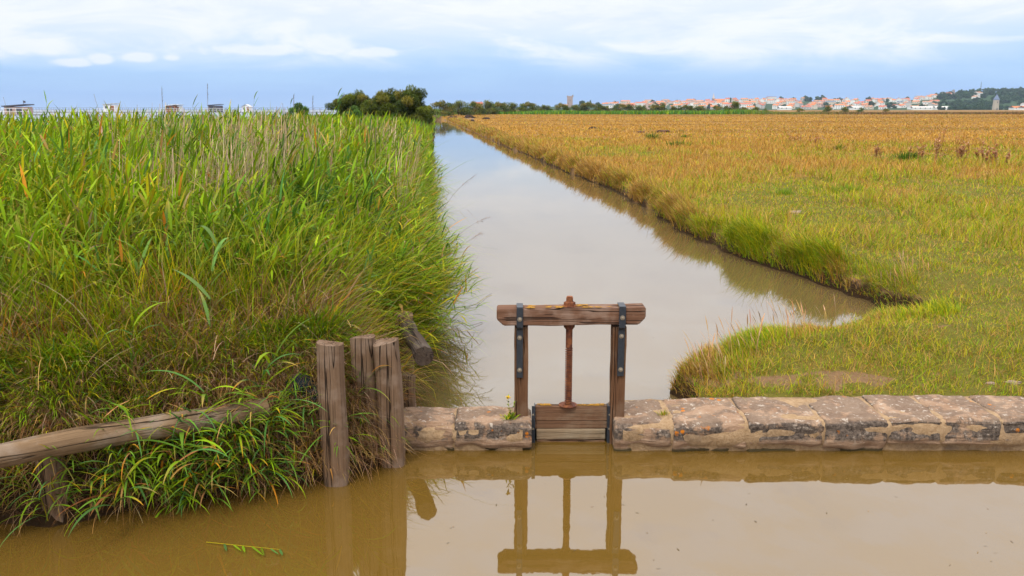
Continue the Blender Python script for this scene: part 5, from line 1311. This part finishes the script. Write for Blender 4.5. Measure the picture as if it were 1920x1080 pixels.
# windmill
x, y, z = hp(1847, 1150); e = empty('windmill', (x, y, z)); tag(e, 'round stone windmill tower with a blue grey conical cap and no sails', 'windmill'); zw = lambda py: (203-py)/1600*1150 + H - z
mb = MB(); mb.tube([(0, 0, -2), (0, 0, zw(188))], [4.0, 3.5], 24); mb.build('tower', plain('windmill_stone', (.42, .36, .29), .9, .1, .7, .15), e)
mb = MB(); mb.tube([(0, 0, zw(188)), (0, 0, zw(186.6)), (0, 0, zw(182)), (0, 0, zw(178))], [4.1, 3.8, 1.8, .25], 20); mb.build('cap', M_LEAD, e)
mb = MB(); mb.tube([(0, 0, zw(178)), (0, 0, zw(176))], .14, 6); mb.build('finial', M_LEAD, e)
mb = MB(); mb.box((-.5, -3.9, zw(193)), (.5, -3.4, zw(191.3))); mb.build('window', M_WIN, e)
mb = MB(); mb.box((-.7, -4.1, -.2), (.7, -3.6, 2.1)); mb.build('door', M_WIN, e)
# low white sheds in front of the town
for k, (px, y, L, lb) in enumerate([(1712, 1130, 24, 'long low white shed roof before the dark trees'), (1748, 1140, 18, 'long low pale shed roof nearest the dark trees'), (1460, 1150, 16, 'low white shed at the edge of the far belt under the apartment block'), (1890, 1080, 20, 'low white walled barn with an orange roof beyond the windmill'), (1905, 1000, 15, 'long white farmhouse with an orange roof nearest the meadow edge'), (1590, 1140, 14, 'low white shed under the middle of the town')]):
    x, y, z = hp(px, y); e = empty('shed', (x, y, z+.5), .1*(k-2)); tag(e, lb, 'shed')
    mb = MB(); mb.box((-L/2, -5, -2), (L/2, 5, 2.4)); mb.build('wall', M_HW[0], e)
    mb = MB(); mb.add([(-L/2-.5, -5.5, 2.3), (L/2+.5, -5.5, 2.3), (L/2+.5, 0, 4.2), (-L/2-.5, 0, 4.2), (-L/2-.5, 5.5, 2.3), (L/2+.5, 5.5, 2.3)], [(0, 1, 2, 3), (3, 2, 5, 4), (0, 4, 5, 1)]); mb.build('roof', M_HR[0] if k in (3, 4) else M_HW[2], e)
    for q in range(int(L/6)): o = link(bpy.data.objects.new('window', WINME), e); o.location = (-L/2+3+q*6, -5.003, .9)
# town trees
TV = [crown_mesh('crown', 30+k, 9, 10, 900, .85, DARKT, 14, .0) for k in range(4)]
TP = crown_mesh('crown', 40, 12, 5, 420, .6, DARKT, 8, .02)
trees = []
for (px, y, s, lb) in [(1088, 1480, 1.55, 'big dark round tree next to the square keep'), (1104, 1480, 1.1, None), (1118, 1470, 1.0, 'dark round tree, second past the keep'), (1149, 1520, 1.0, None), (1153, 1330, .95, None), (1180, 1330, .6, None), (1217, 1700, 1.0, None), (1222, 1380, 1.15, None), (1206, 1370, .8, None), (1262, 1560, 1.0, None),
     (1236, 1300, .8, None), (1276, 1330, .7, None), (1310, 1300, .7, None), (1322, 1300, .9, None), (1338, 1300, .95, None), (1360, 1740, 1.05, None), (1376, 1400, .85, None), (1396, 1480, 1.0, None), (1405, 1350, .8, None), (1452, 1700, 1.1, None), (1459, 1340, .8, None), (1475, 1740, 1.0, None),
     (1497, 1740, 1.6, 'large dark tree on the town skyline, nearer the apartment block of the two largest'), (1528, 1740, 1.6, 'large dark tree on the town skyline, nearer the ruin of the two largest'), (1506, 1720, 1.2, None), (1520, 1730, 1.2, None), (1536, 1370, 1.1, None), (1552, 1330, .9, None), (1560, 1690, 1.0, None), (1552, 1745, .9, None), (1628, 1745, .9, None), (1614, 1700, 1.25, None), (1622, 1690, 1.1, None), (1638, 1700, 1.1, None), (1648, 1700, .8, None), (1618, 1390, 1.2, None),
     (1655, 1350, 1.2, None), (1668, 1350, 1.0, None), (1684, 1745, 1.0, None), (1660, 1320, .8, None), (1712, 1240, 1.0, None), (1580, 1310, .7, None)]:
    trees.append((px, y, s, lb, 'town'))
for px in np.arange(1738, 1935, 6.5): trees.append((px + r6.uniform(-3, 3), 1720 + r6.uniform(-60, 60), r6.uniform(.9, 1.3), None, 'hill'))
for px in np.arange(1742, 1935, 8): trees.append((px + r6.uniform(-3, 3), 1560 + r6.uniform(-60, 60), r6.uniform(1.1, 1.5), None, 'hill'))
for px in np.arange(1734, 1940, 8): trees.append((px + r6.uniform(-3, 3), 1400 + r6.uniform(-70, 70), r6.uniform(.9, 1.35), None, 'hill'))
for px in np.arange(1772, 1838, 7.5): trees.append((px + r6.uniform(-2, 2), 1180 + r6.uniform(-30, 30), r6.uniform(.95, 1.35), None, 'wood'))
for px in np.arange(1745, 1840, 9): trees.append((px + r6.uniform(-2, 2), 1120 + r6.uniform(-15, 15), r6.uniform(.45, .75), None, 'wood'))
for px in (1858, 1866, 1875, 1912, 1921): trees.append((px, 1190 + r6.uniform(-30, 30), r6.uniform(.7, 1.1), None, 'wood'))
nt = {}
for i, (px, y, s, lb, zone) in enumerate(sorted(trees, key=lambda q: q[0])):
    x, y, z = hp(px, y); nt[zone] = nt.get(zone, 0) + 1
    if lb is None: lb = {'town': f'dark bluish tree among the roofs, {ORD[nt[zone]-1]} from the square keep', 'hill': f'tree of the wooded hill under the mast, {ORD[nt[zone]-1]} from the town', 'wood': f'dark tree of the grove around the windmill foot, {ORD[nt[zone]-1]} from the ruin'}[zone]
    tv = TP if (px in (1104,)) else TV[i % 4]
    place_tree('tree', tv, (x, y, z-.4), (s*r6.uniform(.9, 1.2), s, s*r6.uniform(.85, 1.1)*.92), r6.uniform(0, 6), lb, {'town': 'trees among the town roofs', 'hill': 'trees on the hill', 'wood': 'grove by the windmill'}[zone])

# ================================================================ white van on the far track
x, y, z = hp(955, 385); z = 2.65-(207.3-203)/1600*385
ev = empty('van', (x, y, z), .35); tag(ev, 'small white van parked beyond the green belt', 'van')
M_VAN = plain('white_paint', (.75, .76, .78), .35, .5, 2, .03); M_TYRE = plain('tyre', (.02, .02, .02), .8, .2)
mb = MB(); pr = [(-2.4, .35), (-2.4, 1.9), (-2.2, 2.05), (.9, 2.05), (1.7, 1.3), (2.4, 1.1), (2.5, .35)]
V = [(a, -.95, b) for a, b in pr] + [(a, .95, b) for a, b in pr]; n = len(pr)
mb.add(V, [tuple(range(n)), tuple(range(2*n-1, n-1, -1))] + [(i, i+n, (i+1) % n+n, (i+1) % n) for i in range(n)]); b = mb.build('body', M_VAN, ev); bevel(b, .06)
mb = MB(); mb.add([(.95, -.97, 1.35), (1.55, -.97, 1.35), (.95, -.97, 1.9)], [(0, 1, 2)]); mb.box((-.6, -.97, 1.3), (.7, -.955, 1.85)); mb.build('window', M_WIN, ev)
for a in (-1.6, 1.6):
    for s in (-.95, .85): mb = MB(); mb.tube([(a, s, .35), (a, s+.1, .35)], .34, 16); mb.build('wheel', M_TYRE, ev)
# its raised track
mb = MB()
def strip(pts, w_, h): 
    V = []
    for (a, b, c) in pts: V += [(a, b-w_*1.6, -1), (a, b-w_/2, c), (a, b+w_/2, c), (a, b+w_*1.6, -1)]
    mb.add(V, [(i*4+k, i*4+4+k, i*4+5+k, i*4+1+k) for i in range(len(pts)-1) for k in range(3)])
strip([(q, y, z-.02) for q in np.linspace(-70, 110, 40)], 5, 0)
tk = mb.build('track', plain('track_gravel', (.16, .15, .06), .95, .1, 1.5, .3)); tag(tk, 'raised grassy farm track at the end of the meadow', 'track', kind='structure')

# ================================================================ fishing huts and their pier
M_WPAINT = plain('white_boards', (.70, .71, .73), .8, .2, 5, .08); M_PINKW = plain('pink_boards', (.42, .30, .27), .85, .2, 5, .15); M_BRWN = plain('brown_boards', (.26, .11, .07), .85, .2, 5, .2)
M_PIER = plain('pier_timber', (.22, .22, .25), .85, .2, 6, .25); M_DROOF = plain('dark_roof', (.10, .10, .13), .8, .2, 3, .2); M_TIN = plain('tin_roof', (.50, .52, .55), .5, .4, 3, .1)
def hut(px, yd, wpx, ptop, proof, wallm, roofm, style, label, flag=False):
    x, _, zt = ony(px, ptop, yd); zr = zt; wd = wpx/1600*yd; dk = 2.65-(209.5-203)/1600*yd if yd > 150 else 2.65-(214-203)/1600*yd
    e = empty('fishing_hut', (x, yd, dk)); tag(e, label, 'fishing hut'); hh = zr-dk
    mb = MB(); dp = 2.2
    mb.box((-wd/2, -dp/2, 0), (wd/2, dp/2, hh-.12))
    if style == 'gable': mb.add([(-wd/2, -dp/2, hh-.12), (wd/2, -dp/2, hh-.12), (0, -dp/2, hh+.38), (-wd/2, dp/2, hh-.12), (wd/2, dp/2, hh-.12), (0, dp/2, hh+.38)], [(0, 1, 2), (5, 4, 3)])
    mb.build('wall', wallm, e); mb = MB()
    if style == 'gable': mb.add([(-wd/2-.15, -dp/2-.2, hh-.17), (0, -dp/2-.2, hh+.42), (wd/2+.15, -dp/2-.2, hh-.17), (-wd/2-.15, dp/2+.2, hh-.17), (0, dp/2+.2, hh+.42), (wd/2+.15, dp/2+.2, hh-.17)], [(0, 1, 4, 3), (1, 2, 5, 4)])
    else: 
        s = .22; mb.add([(-wd/2-.2, -dp/2-.2, hh-.12), (wd/2+.2, -dp/2-.2, hh-.12+s), (wd/2+.2, dp/2+.2, hh-.12+s), (-wd/2-.2, dp/2+.2, hh-.12), (-wd/2-.2, -dp/2-.2, hh+.02), (wd/2+.2, -dp/2-.2, hh+.02+s), (wd/2+.2, dp/2+.2, hh+.02+s), (-wd/2-.2, dp/2+.2, hh+.02)], [(0,3,2,1),(4,5,6,7),(0,1,5,4),(1,2,6,5),(2,3,7,6),(3,0,4,7)])
    mb.build('roof', roofm, e)
    mb = MB(); mb.box((wd*.12, -dp/2-.05, .1), (wd*.42, -dp/2+.02, hh*.8)); mb.build('door', M_BRWN if wallm is M_WPAINT else M_DROOF, e)
    mb = MB(); mb.box((-wd*.36, -dp/2-.05, hh*.42), (-wd*.10, -dp/2+.02, hh*.75)); mb.build('window', M_WIN, e)
    mb = MB(); mb.box((-wd*.95, -dp/2-1.1, -.14), (wd*.95, dp/2+.6, -.002)); mb.build('platform', M_PIER, e)
    for sx in (-1, 1):
        for sy in (-dp/2-.9, dp/2+.4): mb = MB(); mb.tube([(sx*wd*.85, sy, -4.5), (sx*wd*.85, sy, -.141)], .1, 7); mb.build('leg', M_PIER, e)
    mb = MB(); rl = 1.9*wd/2
    for q in range(7): mb.tube([(-rl+q*rl/3, -dp/2-1.05, 0), (-rl+q*rl/3, -dp/2-1.05, .8)], .035, 5)
    for zz in (.4, .8): mb.tube([(-rl, -dp/2-1.05, zz), (rl, -dp/2-1.05, zz)], .03, 5)
    mb.build('railing', M_WPAINT, e)
    if flag: 
        mb = MB(); mb.tube([(wd*.28, 0, hh), (wd*.28, 0, hh+.75)], .03, 6); mb.add([(wd*.28, 0, hh+.72), (wd*.28+.32, .02, hh+.66), (wd*.28+.3, .05, hh+.38), (wd*.28, 0, hh+.42)], [(0, 1, 2, 3)]); mb.build('flag', M_DROOF, e)
    return e, dk
hut(34, 120, 36, 198.5, 0, M_PINKW, M_DROOF, 'flat', 'largest fishing hut, pink brown boards, dark flat roof, small flag on top', True)
hut(208, 208, 21, 195.5, 0, M_WPAINT, M_TIN, 'flat', 'white fishing hut with a tilted roof, second from the pink one')
e, dk = hut(322, 208, 15, 197.5, 0, M_BRWN, M_WPAINT, 'flat', 'brown walled fishing hut with a pale roof edge')
hut(334, 209.6, 10, 198, 0, M_WPAINT, M_TIN, 'flat', 'small white fishing cabin stuck beside the brown walled hut')
hut(404, 208, 21, 197, 0, M_DROOF, M_DROOF, 'flat', 'low dark fishing hut with a wide dark roof')
hut(463, 208, 14, 199, 0, M_WPAINT, M_TIN, 'gable', 'white gabled fishing hut closest to the round bush')
for k, px in enumerate((345, 352)):
    pass
zd = dk
pe = empty('pier', ((330-960)/1600*212, 212.5, zd)); tag(pe, 'long timber pier with thin railings linking the fishing huts', 'pier')
xa_, xb_ = (60-330)/1600*212, (700-330)/1600*212
mb = MB(); mb.box((xa_, -.7, -.18), (xb_, .7, 0)); mb.build('deck', M_PIER, pe)
mb = MB(); q = xa_
while q < xb_:
    mb.tube([(q, -.65, 0), (q, -.65, .95)], .04, 5); mb.tube([(q, .65, 0), (q, .65, .95)], .04, 5); q += 1.45
for zz in (.5, .95):
    for s in (-.65, .65): mb.tube([(xa_, s, zz), (xb_, s, zz)], .035, 5)
mb.build('railing', M_PIER, pe)
q = xa_
while q < xb_:
    mb = MB(); mb.tube([(q, 0, -4.2), (q, 0, -.181)], .11, 7); mb.build('pile', M_PIER, pe); q += 6.5
for k, (px, top, lb) in enumerate([(176, 176, 'slanting net pole of the white tilted hut'), (6, 182, 'slanting net pole beside the pink hut'), (257, 196, 'short upright mooring pole standing between the white and brown huts'), (530, 193, 'slim upright mooring pole near the round bush')]):
    x, y, z1 = ony(px, top, 206 if k else 206); mb = MB()
    ln = .9 if k == 0 else (.9 if k == 1 else 0); mb.tube([(ln*2.4, 0, -5), (0, 0, z1+1.0)], .05, 6)
    o = mb.build('net_pole', M_PIER, None, True, (x, y, -1.0)); tag(o, lb, 'pole')

# ================================================================ the air
mb = MB(); mb.box((-2750, -2750, -4.5), (2750, 2750, 62)); 
hz = mb.build('haze', []) if False else None
me = bpy.data.meshes.new('haze'); me.from_pydata(mb.v, [], mb.f)
m, t, out = mat('haze_air'); v = t.n.new('ShaderNodeVolumePrincipled'); v.inputs['Color'].default_value = (.62, .78, 1., 1); v.inputs['Density'].default_value = .0001; v.inputs['Anisotropy'].default_value = .2
t.l.new(v.outputs[0], out.inputs['Volume']); me.materials.append(m)
if True:
    hz = link(bpy.data.objects.new('haze', me)); tag(hz, 'thin blue summer haze over the marsh', 'haze', kind='stuff')
